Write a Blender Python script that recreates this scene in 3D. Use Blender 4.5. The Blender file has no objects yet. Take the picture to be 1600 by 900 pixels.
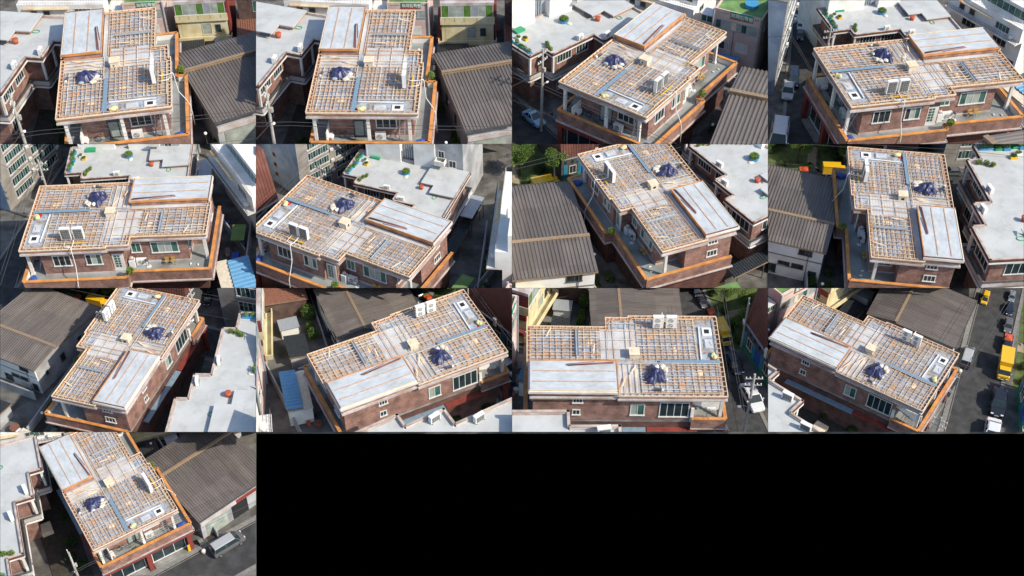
import bpy, bmesh, math, random
from mathutils import noise as mnoise
from mathutils import Vector, Matrix
R=math.radians
random.seed(7)
sc=bpy.context.scene
# ---------------------------------------------------------------- camera
FG,PITCH,HC=5.0,43.0,101.3265
cam=bpy.data.objects.new('camera',bpy.data.cameras.new('camera'));sc.collection.objects.link(cam)
cam.data.sensor_width=36;cam.data.lens=36*FG/4
cam.data.clip_start=1;cam.data.clip_end=2000
cam.location=(0,0,HC);cam.rotation_euler=(R(90-PITCH),0,0);sc.camera=cam
# ---------------------------------------------------------------- light
SUN=Vector((0.75,-0.35,0.72)).normalized()
w=bpy.data.worlds.new('World');sc.world=w;w.use_nodes=True
nt=w.node_tree;bg=nt.nodes['Background'];sky=nt.nodes.new('ShaderNodeTexSky')
sky.sky_type='NISHITA';sky.sun_disc=False
sky.sun_elevation=math.asin(SUN.z);sky.sun_rotation=math.atan2(SUN.x,SUN.y)
nt.links.new(sky.outputs[0],bg.inputs[0]);bg.inputs[1].default_value=0.15
sl=bpy.data.lights.new('sun','SUN');sl.energy=4.1;sl.angle=R(1.0);sl.color=(1,.91,.77)
so=bpy.data.objects.new('sun',sl);sc.collection.objects.link(so)
so.rotation_euler=SUN.to_track_quat('Z','Y').to_euler();so.location=(60,60,140)
sc.view_settings.view_transform='Standard';sc.view_settings.look='None';sc.view_settings.gamma=1;sc.view_settings.exposure=0.42
sc.cycles.max_bounces=5
# ---------------------------------------------------------------- materials
def new(name):
    m=bpy.data.materials.new(name);m.use_nodes=True
    return m,m.node_tree.nodes,m.node_tree.links,m.node_tree.nodes['Principled BSDF']
def ramp(n,l,fac,cols):
    r=n.new('ShaderNodeValToRGB');e=r.color_ramp.elements
    for i,(p,c) in enumerate(cols):
        k=e[i] if i<2 else e.new(p)
        k.position=p;k.color=(*c,1)
    l.new(fac,r.inputs[0]);return r.outputs[0]
def noise(n,l,scale,detail=5,src='Object',stretch=None):
    tc=n.new('ShaderNodeTexCoord');mp=n.new('ShaderNodeMapping')
    if stretch: mp.inputs['Scale'].default_value=stretch
    l.new(tc.outputs[src],mp.inputs[0]);x=n.new('ShaderNodeTexNoise');x.inputs['Scale'].default_value=scale;x.inputs['Detail'].default_value=detail
    l.new(mp.outputs[0],x.inputs['Vector']);return x.outputs['Fac'],mp.outputs[0]
def mul(n,l,a,b,f=1.,mode='MULTIPLY'):
    m=n.new('ShaderNodeMix');m.data_type='RGBA';m.blend_type=mode;m.inputs[0].default_value=f
    l.new(a,m.inputs[6]);l.new(b,m.inputs[7]);return m.outputs[2]
def sh(c,k): return tuple(min(1,x*k) for x in c)
def plain(name,c,rough=.8,var=.25,scale=1.5,metal=0,dirt=None,stretch=None,bump=0,spec=None):
    m,n,l,p=new(name)
    f,v=noise(n,l,scale,6,stretch=stretch)
    a=ramp(n,l,f,[(.3,sh(c,1-var)),(.7,sh(c,1+var*.6))])
    if dirt:
        f2,_=noise(n,l,.45,9)
        b=ramp(n,l,f2,[(.42,(1,1,1)),(.62,dirt)])
        a=mul(n,l,a,b,1.)
    l.new(a,p.inputs['Base Color']);p.inputs['Roughness'].default_value=rough;p.inputs['Metallic'].default_value=metal
    if spec is not None: p.inputs['Specular IOR Level'].default_value=spec
    if bump:
        bn=n.new('ShaderNodeBump');bn.inputs['Strength'].default_value=bump;bn.inputs['Distance'].default_value=.03
        f3,_=noise(n,l,14,4);l.new(f3,bn.inputs['Height']);l.new(bn.outputs[0],p.inputs['Normal'])
    return m
def brick(name,c1,c2,mort,bw=.24,rh=.08,dark=.35):
    m,n,l,p=new(name);tc=n.new('ShaderNodeTexCoord');g=n.new('ShaderNodeNewGeometry')
    s=n.new('ShaderNodeSeparateXYZ');l.new(tc.outputs['Object'],s.inputs[0])
    ad=n.new('ShaderNodeMath');ad.operation='ADD';l.new(s.outputs[0],ad.inputs[0]);l.new(s.outputs[1],ad.inputs[1])
    cb=n.new('ShaderNodeCombineXYZ');l.new(ad.outputs[0],cb.inputs[0]);l.new(s.outputs[2],cb.inputs[1])
    b=n.new('ShaderNodeTexBrick');b.inputs['Scale'].default_value=1;b.inputs['Brick Width'].default_value=bw;b.inputs['Row Height'].default_value=rh
    b.inputs['Mortar Size'].default_value=.008;b.inputs['Color1'].default_value=(*c1,1);b.inputs['Color2'].default_value=(*c2,1);b.inputs['Mortar'].default_value=(*mort,1)
    l.new(cb.outputs[0],b.inputs['Vector'])
    f,_=noise(n,l,1.1,7);r=ramp(n,l,f,[(.3,(dark+.2,)*3),(.65,(1.15,)*3)])
    l.new(mul(n,l,b.outputs[0],r),p.inputs['Base Color']);p.inputs['Roughness'].default_value=.9;return m
M={}
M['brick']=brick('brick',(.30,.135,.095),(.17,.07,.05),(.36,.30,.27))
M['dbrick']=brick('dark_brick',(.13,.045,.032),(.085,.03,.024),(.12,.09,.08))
M['lbrick']=brick('light_brick',(.42,.19,.12),(.34,.14,.09),(.45,.38,.33))
M['brown']=brick('brown_block',(.12,.075,.06),(.09,.055,.045),(.10,.08,.07),.5,.2)
M['trim']=brick('orange_trim',(.60,.255,.065),(.50,.215,.07),(.27,.14,.07),1.1,9.,.5)
M['trim_old']=plain('orange_trim',(.58,.24,.06),.75,.3,1.3,dirt=(.62,.58,.55))
M['trimdull']=plain('dull_orange_trim',(.40,.20,.10),.7,.3,2.5,dirt=(.7,.65,.6))
M['rust']=plain('rust_red_edge',(.20,.085,.055),.7,.3,3)
M['white']=plain('white_paint',(.74,.74,.72),.6,.08,2,dirt=(.82,.79,.74))
M['wall']=plain('white_render',(.78,.78,.75),.9,.06,.6,dirt=(.86,.83,.78))
M['plaster']=plain('grey_plaster',(.42,.43,.44),.95,.25,.9,dirt=(.6,.6,.6),bump=.3)
M['cornice']=plain('pale_cornice',(.52,.48,.47),.85,.15,3,dirt=(.7,.6,.55))
M['conc']=plain('concrete',(.27,.265,.25),.9,.25,1.2,dirt=(.62,.6,.57),bump=.25)
M['yard']=plain('yard_concrete',(.15,.145,.135),.95,.35,.8,dirt=(.5,.48,.45),bump=.4)
def deckmat():
    m,n,l,p=new('deck_membrane');f,v=noise(n,l,1.5,7);a=ramp(n,l,f,[(.3,(.27,.31,.37)),(.7,(.42,.45,.49))])
    f2,_=noise(n,l,.55,9);r=ramp(n,l,f2,[(.5,(1,1,1)),(.6,(.98,.80,.62))])
    f3,_=noise(n,l,2.6,9);r3=ramp(n,l,f3,[(.38,(.6,.58,.56)),(.5,(1,1,1))])
    l.new(mul(n,l,mul(n,l,a,r),r3),p.inputs['Base Color']);p.inputs['Roughness'].default_value=.6;return m
M['deck']=deckmat()
M['deckl']=plain('pale_deck_sheet',(.54,.545,.55),.65,.18,1.8,dirt=(.75,.7,.66))
M['raised']=plain('raised_roof_sheet',(.50,.535,.56),.6,.14,2.5,dirt=(.86,.85,.83),stretch=(1,.5,1))
M['terr']=plain('terrace_paint',(.27,.29,.285),.35,.18,.7,dirt=(.72,.7,.64))

M['pine']=plain('pine_batten',(.66,.42,.235),.8,.3,2.2,stretch=(1,1,1))
M['pine2']=plain('weathered_batten',(.50,.31,.19),.8,.35,3)
M['palewood']=plain('pale_board',(.74,.60,.43),.8,.2,2)
M['glass']=plain('dark_glass',(.025,.04,.045),.12,.4,1.2)
M['gglass']=plain('green_glass',(.05,.13,.11),.15,.4,1)
M['greenpane']=plain('green_film_pane',(.10,.20,.045),.3,.35,.9)
M['paleglass']=plain('frosted_pane',(.34,.38,.34),.3,.35,.8)
M['frame']=plain('window_frame',(.62,.63,.62),.5,.1,2)
M['dark']=plain('dark_opening',(.015,.015,.017),.8,.3,2)
M['alu']=plain('grey_sheet_metal',(.40,.44,.48),.45,.15,3,metal=.35)
M['bluem']=plain('blue_grey_flashing',(.25,.36,.45),.4,.15,3,metal=.3)
M['red']=plain('red_paint',(.42,.03,.025),.5,.15,3)
M['redpipe']=plain('red_brown_pipe',(.19,.06,.05),.45,.25,3)
M['terra']=plain('terracotta',(.42,.09,.035),.6,.2,4)
M['tarp']=plain('navy_tarpaulin',(.025,.03,.095),.42,.3,3)
M['bag']=plain('pale_sack',(.62,.56,.45),.8,.2,4)
M['plastic']=plain('white_plastic',(.72,.72,.70),.4,.06,3)
M['grille']=plain('grille_metal',(.10,.10,.10),.5,.3,6)
M['ypaint']=plain('yellow_paint',(.72,.42,.015),.4,.1,2,dirt=(.85,.8,.75))
M['ochre']=plain('ochre_paint',(.42,.26,.07),.6,.2,3)
M['lime']=plain('lime_cloth',(.56,.55,.27),.8,.2,5)
M['blue']=plain('blue_plastic',(.03,.09,.38),.5,.2,4)
M['teal']=plain('teal_panel',(.035,.22,.32),.5,.2,2)
M['cyan']=plain('cyan_sheet',(.05,.27,.48),.5,.15,2)
M['bluesheet']=plain('sky_blue_sheet',(.13,.33,.54),.5,.12,2)
M['green']=plain('green_plastic',(.02,.28,.13),.5,.2,2)
M['astro']=plain('green_roof_coating',(.14,.27,.10),.8,.35,.8,dirt=(1,.9,.6))
M['pink']=plain('pink_render',(.62,.47,.42),.9,.08,.6,dirt=(.86,.82,.8))
M['cream']=plain('cream_render',(.66,.60,.40),.9,.08,.6,dirt=(.85,.8,.65))
M['maroon']=plain('maroon_paint',(.22,.04,.03),.7,.25,1)
M['roadm']=plain('asphalt',(.052,.053,.055),.92,.3,.6,dirt=(.68,.68,.66),bump=.3)
M['kerb']=plain('kerb_concrete',(.20,.195,.18),.9,.25,2)
M['soil']=plain('garden_soil',(.045,.038,.028),1,.4,2)
M['lawn']=plain('park_grass',(.085,.12,.032),1,.5,.5,bump=.5)
M['sand']=plain('sandy_path',(.34,.27,.18),1,.2,1)
M['leaf']=plain('foliage',(.085,.14,.028),.75,.55,1.2,spec=.2)
M['leaf2']=plain('dark_foliage',(.04,.075,.02),.75,.55,1.2,spec=.2)
M['leaf3']=plain('bright_foliage',(.15,.23,.045),.75,.4,3,spec=.2)
M['bark']=plain('bark',(.07,.05,.035),1,.3,4)
M['tyre']=plain('tyre_rubber',(.015,.015,.015),.9,.2,4)
M['hub']=plain('wheel_metal',(.35,.35,.36),.35,.15,4,metal=.6)
M['lampg']=plain('lamp_glass',(.85,.85,.82),.2,.03,3)
M['rlamp']=plain('red_lens',(.35,.01,.01),.2,.1,3)
M['skin']=plain('skin',(.45,.26,.18),.6,.1,3)
M['cloth']=plain('dark_clothes',(.03,.03,.04),.9,.2,4)
M['cable']=plain('cable_rubber',(.06,.06,.065),.7,.2,4)
M['polec']=plain('pole_concrete',(.38,.36,.32),.85,.15,2)
M['solar']=plain('dark_panel',(.03,.035,.04),.3,.2,2)
M['canopy']=plain('rusty_canopy_sheet',(.60,.53,.36),.8,.15,1.2,dirt=(.8,.5,.3))
M['apt']=plain('greige_render',(.27,.25,.225),.9,.1,.5,dirt=(.8,.78,.75))
M['aptside']=plain('blue_grey_render',(.26,.33,.42),.9,.12,.4,dirt=(.75,.76,.8))
M['slate']=plain('slate_tiles',(.07,.075,.08),.8,.4,3)
M['oxide']=plain('red_oxide_metal',(.17,.065,.05),.6,.3,.9,dirt=(.75,.7,.7))
def ribmat():
    m,n,l,p=new('brown_grey_ribbed_metal');f,v=noise(n,l,.3,5);a=ramp(n,l,f,[(.3,(.128,.114,.106)),(.7,(.155,.137,.125))])
    b=n.new('ShaderNodeTexBrick');b.inputs['Scale'].default_value=1;b.inputs['Brick Width'].default_value=1.5;b.inputs['Row Height'].default_value=3.6;b.inputs['Mortar Size'].default_value=.012
    b.inputs['Color1'].default_value=(.88,.88,.88,1);b.inputs['Color2'].default_value=(1.12,1.1,1.08,1);b.inputs['Mortar'].default_value=(.55,.5,.48,1);l.new(v,b.inputs['Vector'])
    f2,_=noise(n,l,1.2,8,stretch=(1,.12,1));r=ramp(n,l,f2,[(.35,(.8,.77,.75)),(.6,(1,1,1))])
    l.new(mul(n,l,mul(n,l,a,b.outputs[0]),r),p.inputs['Base Color']);p.inputs['Roughness'].default_value=.55;return m
M['ribs']=ribmat()
def slabmat(name,c):
    m,n,l,p=new(name);f,v=noise(n,l,.35,6);a=ramp(n,l,f,[(.3,sh(c,.86)),(.7,sh(c,1.06))])
    f2,_=noise(n,l,.8,9);r=ramp(n,l,f2,[(.34,(.9,.89,.87)),(.5,(1,1,1))])
    vo=n.new('ShaderNodeTexVoronoi');vo.feature='DISTANCE_TO_EDGE';vo.inputs['Scale'].default_value=.33;f3,_=noise(n,l,1.5,5)
    ad=n.new('ShaderNodeVectorMath');ad.operation='ADD';l.new(v,ad.inputs[0]);l.new(f3,ad.inputs[1]);l.new(ad.outputs[0],vo.inputs['Vector'])
    r2=ramp(n,l,vo.outputs['Distance'],[(0,(.82,.81,.79)),(.01,(1,1,1))])
    l.new(mul(n,l,mul(n,l,a,r),r2,.8),p.inputs['Base Color']);p.inputs['Roughness'].default_value=.7;return m
M['nroof']=slabmat('neighbour_roof_paint',(.475,.49,.485))
M['tanm']=plain('tan_flashing',(.27,.19,.12),.6,.15,2)
M['magenta']=plain('magenta_awning',(.45,.03,.13),.7,.1,3)
for nm,c in dict(c_lightblue=(.33,.58,.76),c_black=(.012,.014,.02),c_silver=(.36,.37,.39),c_white=(.62,.64,.66),c_grey=(.11,.11,.115),c_navy=(.014,.022,.042),c_orange=(.5,.09,.03),c_yellow=(.70,.42,.02),c_lgrey=(.2,.22,.25)).items():
    m=plain(nm,c,.25,.05,2);m.node_tree.nodes['Principled BSDF'].inputs['Coat Weight'].default_value=.5;M[nm]=m
mb_=bpy.data.materials.new('black_board');mb_.use_nodes=True;_p=mb_.node_tree.nodes['Principled BSDF'];_p.inputs['Base Color'].default_value=(0,0,0,1);_p.inputs['Specular IOR Level'].default_value=0;_p.inputs['Roughness'].default_value=1
M['black']=mb_
# ---------------------------------------------------------------- mesh builder
class MB:
    def __init__(s): s.v=[];s.f=[];s.m=[];s.mats=[]
    def mi(s,m):
        if m not in s.mats: s.mats.append(m)
        return s.mats.index(m)
    def add(s,vs,fs,m):
        o=len(s.v);s.v+=[tuple(v) for v in vs];s.f+=[tuple(i+o for i in f) for f in fs];k=s.mi(m);s.m+=[k]*len(fs);return s
    def box(s,x0,y0,z0,x1,y1,z1,m):
        if x0>x1:x0,x1=x1,x0
        if y0>y1:y0,y1=y1,y0
        if z0>z1:z0,z1=z1,z0
        return s.add([(x0,y0,z0),(x1,y0,z0),(x1,y1,z0),(x0,y1,z0),(x0,y0,z1),(x1,y0,z1),(x1,y1,z1),(x0,y1,z1)],[(3,2,1,0),(4,5,6,7),(0,1,5,4),(1,2,6,5),(2,3,7,6),(3,0,4,7)],m)
    def prism(s,poly,z0,z1,m,top=None):
        n=len(poly);vs=[(x,y,z0) for x,y in poly]+[(x,y,z1) for x,y in poly]
        s.add(vs,[(i,(i+1)%n,(i+1)%n+n,i+n) for i in range(n)]+[tuple(range(n-1,-1,-1))],m)
        return s.add([(x,y,z1) for x,y in poly],[tuple(range(n))],top or m)
    def seg(s,a,b,w,z0,z1,m):   # box strip along a-b in plan
        a=Vector(a);b=Vector(b);d=(b-a).normalized();p=Vector((-d.y,d.x))*w/2
        return s.prism([tuple(a-p),tuple(b-p),tuple(b+p),tuple(a+p)],z0,z1,m)
    def bar(s,a,b,w,h,m):
        a=Vector(a);b=Vector(b);d=(b-a).normalized();u=Vector((0,0,1)) if abs(d.z)<.9 else Vector((1,0,0))
        r=d.cross(u).normalized()*w/2;q=r.cross(d).normalized()*h/2
        vs=[a-r-q,a+r-q,a+r+q,a-r+q,b-r-q,b+r-q,b+r+q,b-r+q]
        return s.add(vs,[(0,3,2,1),(4,5,6,7),(0,1,5,4),(1,2,6,5),(2,3,7,6),(3,0,4,7)],m)
    def tube(s,pts,r,m,n=8,caps=True):
        pts=[Vector(p) for p in pts];rs=r if isinstance(r,(list,tuple)) else [r]*len(pts);vs=[];ref=None
        for i,p in enumerate(pts):
            d=(pts[min(i+1,len(pts)-1)]-pts[max(i-1,0)]).normalized()
            u=Vector((0,0,1)) if abs(d.z)<.9 else Vector((1,0,0))
            if ref is not None: u=ref
            a=d.cross(u).normalized();b=a.cross(d).normalized();ref=b
            vs+=[p+(a*math.cos(2*math.pi*k/n)+b*math.sin(2*math.pi*k/n))*rs[i] for k in range(n)]
        fs=[(i*n+k,i*n+(k+1)%n,(i+1)*n+(k+1)%n,(i+1)*n+k) for i in range(len(pts)-1) for k in range(n)]
        if caps: fs+=[tuple(range(n-1,-1,-1)),tuple(range((len(pts)-1)*n,len(pts)*n))]
        return s.add(vs,fs,m)
    def blob(s,c,r,m,sub=2,amp=.25,seed=1,sq=(1,1,1),flat=None):
        bm=bmesh.new();bmesh.ops.create_icosphere(bm,subdivisions=sub,radius=1);rr=random.Random(seed)
        ph=[(rr.uniform(-4,4),rr.uniform(-4,4),rr.uniform(-4,4),rr.uniform(0,6)) for _ in range(6)]
        for v in bm.verts:
            k=1+amp*sum(math.sin(v.co.x*p[0]+v.co.y*p[1]+v.co.z*p[2]+p[3]) for p in ph)/2.5
            v.co=Vector((v.co.x*sq[0],v.co.y*sq[1],v.co.z*sq[2]))*k*r
            if flat is not None and v.co.z<flat: v.co.z=flat
        vs=[tuple(v.co+Vector(c)) for v in bm.verts];fs=[tuple(v.index for v in f.verts) for f in bm.faces];bm.free();return s.add(vs,fs,m)
    def leaves(s,c,rad,n,size,m,seed=1):
        rr=random.Random(seed);vs=[];fs=[]
        for _ in range(n):
            while True:
                p=Vector((rr.uniform(-1,1),rr.uniform(-1,1),rr.uniform(-1,1)))
                if p.length<=1: break
            p=Vector((p.x*rad[0],p.y*rad[1],p.z*rad[2]))+Vector(c)
            a=Vector((rr.gauss(0,1),rr.gauss(0,1),rr.gauss(0,.7))).normalized();b=a.cross(Vector((rr.gauss(0,1),rr.gauss(0,1),rr.gauss(0,1)))).normalized();z=size*rr.uniform(.6,1.3)
            o=len(vs);vs+=[p-a*z,p+b*z*.5,p+a*z,p-b*z*.5];fs.append((o,o+1,o+2,o+3))
        return s.add(vs,fs,m)
    def mesh(s,name,org=(0,0,0),smooth=False):
        me=bpy.data.meshes.new(name);ox,oy,oz=org
        me.from_pydata([(x-ox,y-oy,z-oz) for x,y,z in s.v],[],s.f)
        for m in s.mats: me.materials.append(M[m])
        me.polygons.foreach_set('material_index',s.m)
        if smooth: me.polygons.foreach_set('use_smooth',[True]*len(s.f))
        me.update();return me
ZG=-8.7
# a Spec is one thing in site coordinates: its parts are meshes relative to its base point
SPECS=[]
class Spec:
    def __init__(s,name,label,cat,org,cluster='site',group=None,kind=None,yaw=0,only=None):
        s.name,s.label,s.cat,s.org,s.cluster,s.group,s.kind,s.yaw,s.only=name,label,cat,Vector(org),cluster,group,kind,yaw,only
        s.parts=[];s.own=None;s.local=False;SPECS.append(s)
    def o(s): return (0,0,0) if s.local else tuple(s.org)
    def part(s,name,mb,parent=None,label=None,smooth=False,kind=None,mesh=None,off=(0,0,0)):
        s.parts.append((name,mesh or mb.mesh(name,s.o(),smooth),parent,label,kind,off));return len(s.parts)-1
    def body(s,mb,smooth=False): s.own=mb.mesh(s.name,s.o(),smooth);return s
def single(name,label,cat,org,mb,cluster='site',group=None,kind=None,smooth=False,only=None,local=False,yaw=0):
    s=Spec(name,label,cat,org,cluster,group,kind,only=only,yaw=yaw);s.local=local;s.body(mb,smooth);return s
def windows(s,ax,val,a0,a1,z0,z1,n=2,side=1,fr='frame',gl='glass',label=None,name='window'):
    """a window as part: frame ring and mullions, pane sub-part. ax: 0 wall of constant x, 1 wall of constant y; side +-1 outward"""
    if a0>a1:a0,a1=a1,a0
    if z0>z1:z0,z1=z1,z0
    t=.05;d0,d1=val-side*.03,val+side*.07
    f=MB();g=MB()
    def bx(mb,p0,p1,q0,q1,e0,e1,m):
        if ax==0: mb.box(e0,p0,q0,e1,p1,q1,m)
        else: mb.box(p0,e0,q0,p1,e1,q1,m)
    bx(f,a0-t,a0+t,z0,z1,d0,d1,fr);bx(f,a1-t,a1+t,z0,z1,d0,d1,fr)
    bx(f,a0-t,a1+t,z1,z1+.1,d0,d1,fr);bx(f,a0-t-.05,a1+t+.05,z0-.1,z0,d0,val+side*.14,fr)
    for k in range(1,n):
        c=a0+(a1-a0)*k/n;bx(f,c-.03,c+.03,z0,z1,val,val+side*.055,fr)
    gls=gl if isinstance(gl,(list,tuple)) else [gl]*n
    for k in range(n):
        p0=a0+t+(a1-a0-2*t)*k/n;p1=a0+t+(a1-a0-2*t)*(k+1)/n
        bx(g,p0+.002,p1-.002,z0+.002,z1-.002,val+.0*side,val+side*.03,gls[k%len(gls)])
    i=s.part(name,f,label=label);s.part('pane',g,i)
# ================================================================ the brick house with the battened roof
OUT=[(0,0),(11,0),(11,9),(10.75,9),(10.75,11.3),(9.4,11.3),(9.5,19.2),(3.9,19.2),(3.9,18.9),(.2,18.9),(.2,10.5),(0,10.5)]
def inset(poly,d):
    n=len(poly);o=[]
    for i in range(n):
        p,q,r=Vector(poly[i-1]),Vector(poly[i]),Vector(poly[(i+1)%n])
        e1=(q-p).normalized();e2=(r-q).normalized();n1=Vector((-e1.y,e1.x));n2=Vector((-e2.y,e2.x))
        b=(n1+n2);b=b/max(.3,b.dot(n1)) if b.length>1e-6 else n1
        o.append(tuple(q+b*d))
    return o
H=Spec('brick_house','red brick two storey house under a half built roof','house',(5,9,ZG))
WP=[(1.9,1.8),(10.3,1.8),(10.3,8.9),(9.92,8.9),(9.92,10.3),(8.8,10.3),(8.8,16.8),(6.2,16.8),(6.2,18.55),(.65,18.55),(.65,3.2),(1.9,3.2)]
b=MB();b.prism(WP,-4.08,-.72,'brick')
for i in range(len(WP)):
    if i in (0,1,3,5,6): b.seg(WP[i],WP[(i+1)%12],.08,-4.09,-3.88,'cornice')
H.part('wall',b)
b=MB();b.prism(inset(OUT,.02),-.72,-.52,'cornice');b.prism(inset(OUT,.16),-.52,-.335,'cornice','deck');H.part('roof_slab',b)
b=MB()
for i in range(len(OUT)):
    if i in (8,9,10): continue
    p,q=inset(OUT,.13)[i],inset(OUT,.13)[(i+1)%12];b.seg(p,q,.14,-.335,-.12,'lbrick')
H.part('brick_rim',b)
b=MB();b.prism(inset(OUT,.24),-.33,-.22,'deck')
b.box(4.9,8.3,-.23,9.2,11.9,-.2,'deckl');b.box(.4,8.35,-.23,4.3,10.4,-.2,'deckl')
for k in range(14): b.box(.5+ k*.27 if k<0 else .5,8.4+k*.145,-.2,4.2,8.43+k*.145,-.185,'deckl')
for k in range(14): b.box(5.0+k*.3,8.4,-.2,5.04+k*.3,11.8,-.185,'deckl')
H.part('deck',b)
b=MB();b.box(4.2,10.6,-.3,4.62,19.0,-.17,'deckl');b.box(4.16,10.6,-.17,4.2,19,-.05,'deckl');H.part('flashing',b)
b=MB();b.box(.3,10.6,-.33,4.05,18.8,.34,'lbrick');H.part('raised_wall',b)
b=MB();b.box(.22,10.5,.34,4.12,18.9,.5,'cornice');b.box(.26,10.54,.5,4.08,18.86,.56,'raised','')if 0 else b.box(.26,10.54,.5,4.08,18.86,.56,'raised')
rr=random.Random(3)
for x in (1.35,2.72):
    y=10.7
    while y<18.5:
        l=rr.uniform(1.2,2.6);b.box(x-.045+rr.uniform(-.03,.03),y,.56,x+.045,min(18.6,y+l),.6,'pine2');y+=l+.01
H.part('raised_roof',b)
b=MB();b.seg((.1,10.47),(4.16,10.47),.08,.36,.61,'trim');b.seg((4.14,10.51),(4.14,18.95),.08,.36,.61,'trim');H.part('orange_edge_board',b)
b=MB();b.seg((.22,18.93),(4.2,18.93),.06,.45,.6,'rust');b.seg((.19,10.52),(.19,18.95),.06,.45,.6,'palewood')
b.seg((.1,18.98),(4.2,18.98),.12,.16,.44,'white');b.seg((.12,10.5),(.12,19.0),.12,.16,.44,'white');H.part('edge_board',b)
b=MB();b.box(8.35,.7,-.3,9.45,1.65,-.12,'white')
b2=MB();b2.box(8.62,.95,-.121,9.18,1.45,-.1,'dark')
i=H.part('hatch_kerb',b);H.part('hatch_opening',b2,i)
b=MB();b.box(6.5,.65,-.3,7.9,1.65,-.16,'alu');b.box(6.62,.77,-.16,7.78,1.53,-.1,'deckl');H.part('hatch_cover',b)
for x,y in ((.75,.4),(6,.4),(10.05,.4),(8.65,18.65)):
    b=MB();b.box(x-.15,y-.15,-4.08,x+.15,y+.15,-.73,'white');b.box(x-.2,y-.2,-.9,x+.2,y+.2,-.73,'white');b.box(x-.2,y-.2,-4.08,x+.2,y+.2,-3.9,'white');H.part('column',b)
TP=[(.25,-.1),(11.95,-.1),(11.95,10.6),(11.0,10.6),(11.1,19.2),(.7,19.2),(.7,3.2),(.25,3.2)]
b=MB();b.prism(TP,-4.4,-4.08,'conc','terr');H.part('terrace_floor',b)
b=MB();c=MB();l=MB();wi=MB()
for k in range(5):
    p,q=Vector(TP[k]),Vector(TP[k+1]);b.seg(p,q,.2,-4.72,-3.46,'brick');c.seg(p,q,.34,-3.46,-3.34,'trim' if k!=9 else 'trimdull')
    d=(q-p).normalized();nn=Vector((-d.y,d.x))
    wi.seg(p+nn*.125+d*.13,q+nn*.125-d*.13,.05,-4.08,-3.47,'white');l.seg(p-nn*.14-d*.2,q-nn*.14+d*.2,.2,-4.86,-4.73,'cornice');l.seg(p-nn*.16-d*.2,q-nn*.16+d*.2,.2,-4.92,-4.86,'rust')
p,q=Vector(TP[7]),Vector(TP[0]);b.seg(p,q,.2,-4.72,-3.46,'brick');c.seg(p,q,.34,-3.46,-3.338,'trim');l.seg(p,q,.3,-4.86,-4.73,'cornice')
H.part('parapet_wall',b);H.part('parapet_cap',c);H.part('parapet_lining',wi);H.part('ledge',l)
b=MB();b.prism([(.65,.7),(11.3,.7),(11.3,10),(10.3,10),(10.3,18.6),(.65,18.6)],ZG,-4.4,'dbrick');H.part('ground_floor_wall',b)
b=MB();b.box(.1,-.22,-5.45,12.05,-.02,-4.94,'maroon');b.box(.1,-.02,-5.2,12.05,.68,-5.1,'maroon');H.part('fascia_board',b)
for x in (.45,5.9,11.3):
    b=MB();b.box(x-.28,-.05,ZG,x+.28,.45,-5.21,'maroon');H.part('pillar',b)
windows(H,1,.7,1.0,5.4,-8.2,-5.6,3,-1,'frame','glass','wide shop window beneath the terrace','shop_window')
windows(H,1,.7,6.4,10.8,-8.2,-5.6,3,-1,'frame','glass','wide shop window beneath the terrace','shop_window')
b=MB();b.box(.9,-.2,ZG,5.5,.65,-8.45,'conc');b.box(6.3,-.2,ZG,10.9,.65,-8.45,'conc');H.part('door_step',b)
windows(H,0,10.3,3.0,4.8,-2.75,-1.45,3,1);windows(H,0,10.3,6.4,8.0,-2.75,-1.45,3,1,gl=['glass','paleglass','gglass'])
windows(H,0,8.8,10.9,11.9,-2.6,-1.4,2,1,gl='gglass');windows(H,0,8.8,13.0,15.8,-2.75,-1.4,4,1,gl=['gglass','paleglass','paleglass','gglass'])
windows(H,0,.65,7.8,9.1,-3.3,-1.9,2,-1,gl=['gglass','paleglass']);windows(H,0,.65,3.5,6.3,-3.5,-1.6,4,-1)
windows(H,0,.65,13.8,14.7,-1.6,-.9,3,-1);windows(H,0,.65,14.0,14.7,-3.3,-2.7,2,-1)
windows(H,1,18.55,2.4,3.5,-1.35,-.85,3,1);windows(H,1,18.55,2.3,3.5,-3.1,-2.4,3,1)
windows(H,1,16.8,6.7,8.2,-2.9,-1.5,2,1);windows(H,1,1.8,6.6,8.6,-2.9,-1.6,3,-1,gl='glass')
b=MB();b.box(9.9,9.0,-4.08,9.99,10.2,-1.8,'white')
i=H.part('door',b,label='white panelled door with green panes')
b=MB()
for k in range(5): b.box(9.99,9.2,-3.6+k*.34,10.005,9.5,-3.34+k*.34,'gglass');b.box(9.99,9.58,-3.6+k*.34,10.005,9.8,-3.34+k*.34,'gglass')
H.part('pane',b,i)
b=MB();b.box(4.3,1.74,-4.08,5.9,1.82,-1.9,'slate');i=H.part('door',b,label='dark framed glass front door');b=MB();b.box(4.45,1.72,-3.9,5.3,1.74,-2.2,'paleglass');b.box(5.45,1.72,-3.9,5.8,1.74,-2.2,'paleglass');H.part('pane',b,i)
b=MB()
for k in range(7): b.box(.75,2.9-k*.38,-4.08-.0,1.8,3.15-k*.0,-4.0+(.13*(6-k))*.0+.001*k,'conc')
b=MB()
for k in range(8): b.box(.6,-.0+k*.4,-4.08,1.75,.4+k*.4,-3.95+.02*k+.11*k,'conc')
b.box(.4,3.0,-4.08,.6,3.3,-2.2,'white');b.box(1.75,.2,-4.08,1.88,3.2,-2.6,'wall');H.part('staircase',b)
b=MB();b.box(-.05,7.5,-5.3,.62,16,-5.15,'bluem');H.part('rain_canopy',b,label='blue grey rain canopy on the side wall')
b=MB();b.box(-.05,2.5,-5.25,.62,7.4,-5.1,'maroon');H.part('side_awning',b,label='dark red awning strip on the side wall')
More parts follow.
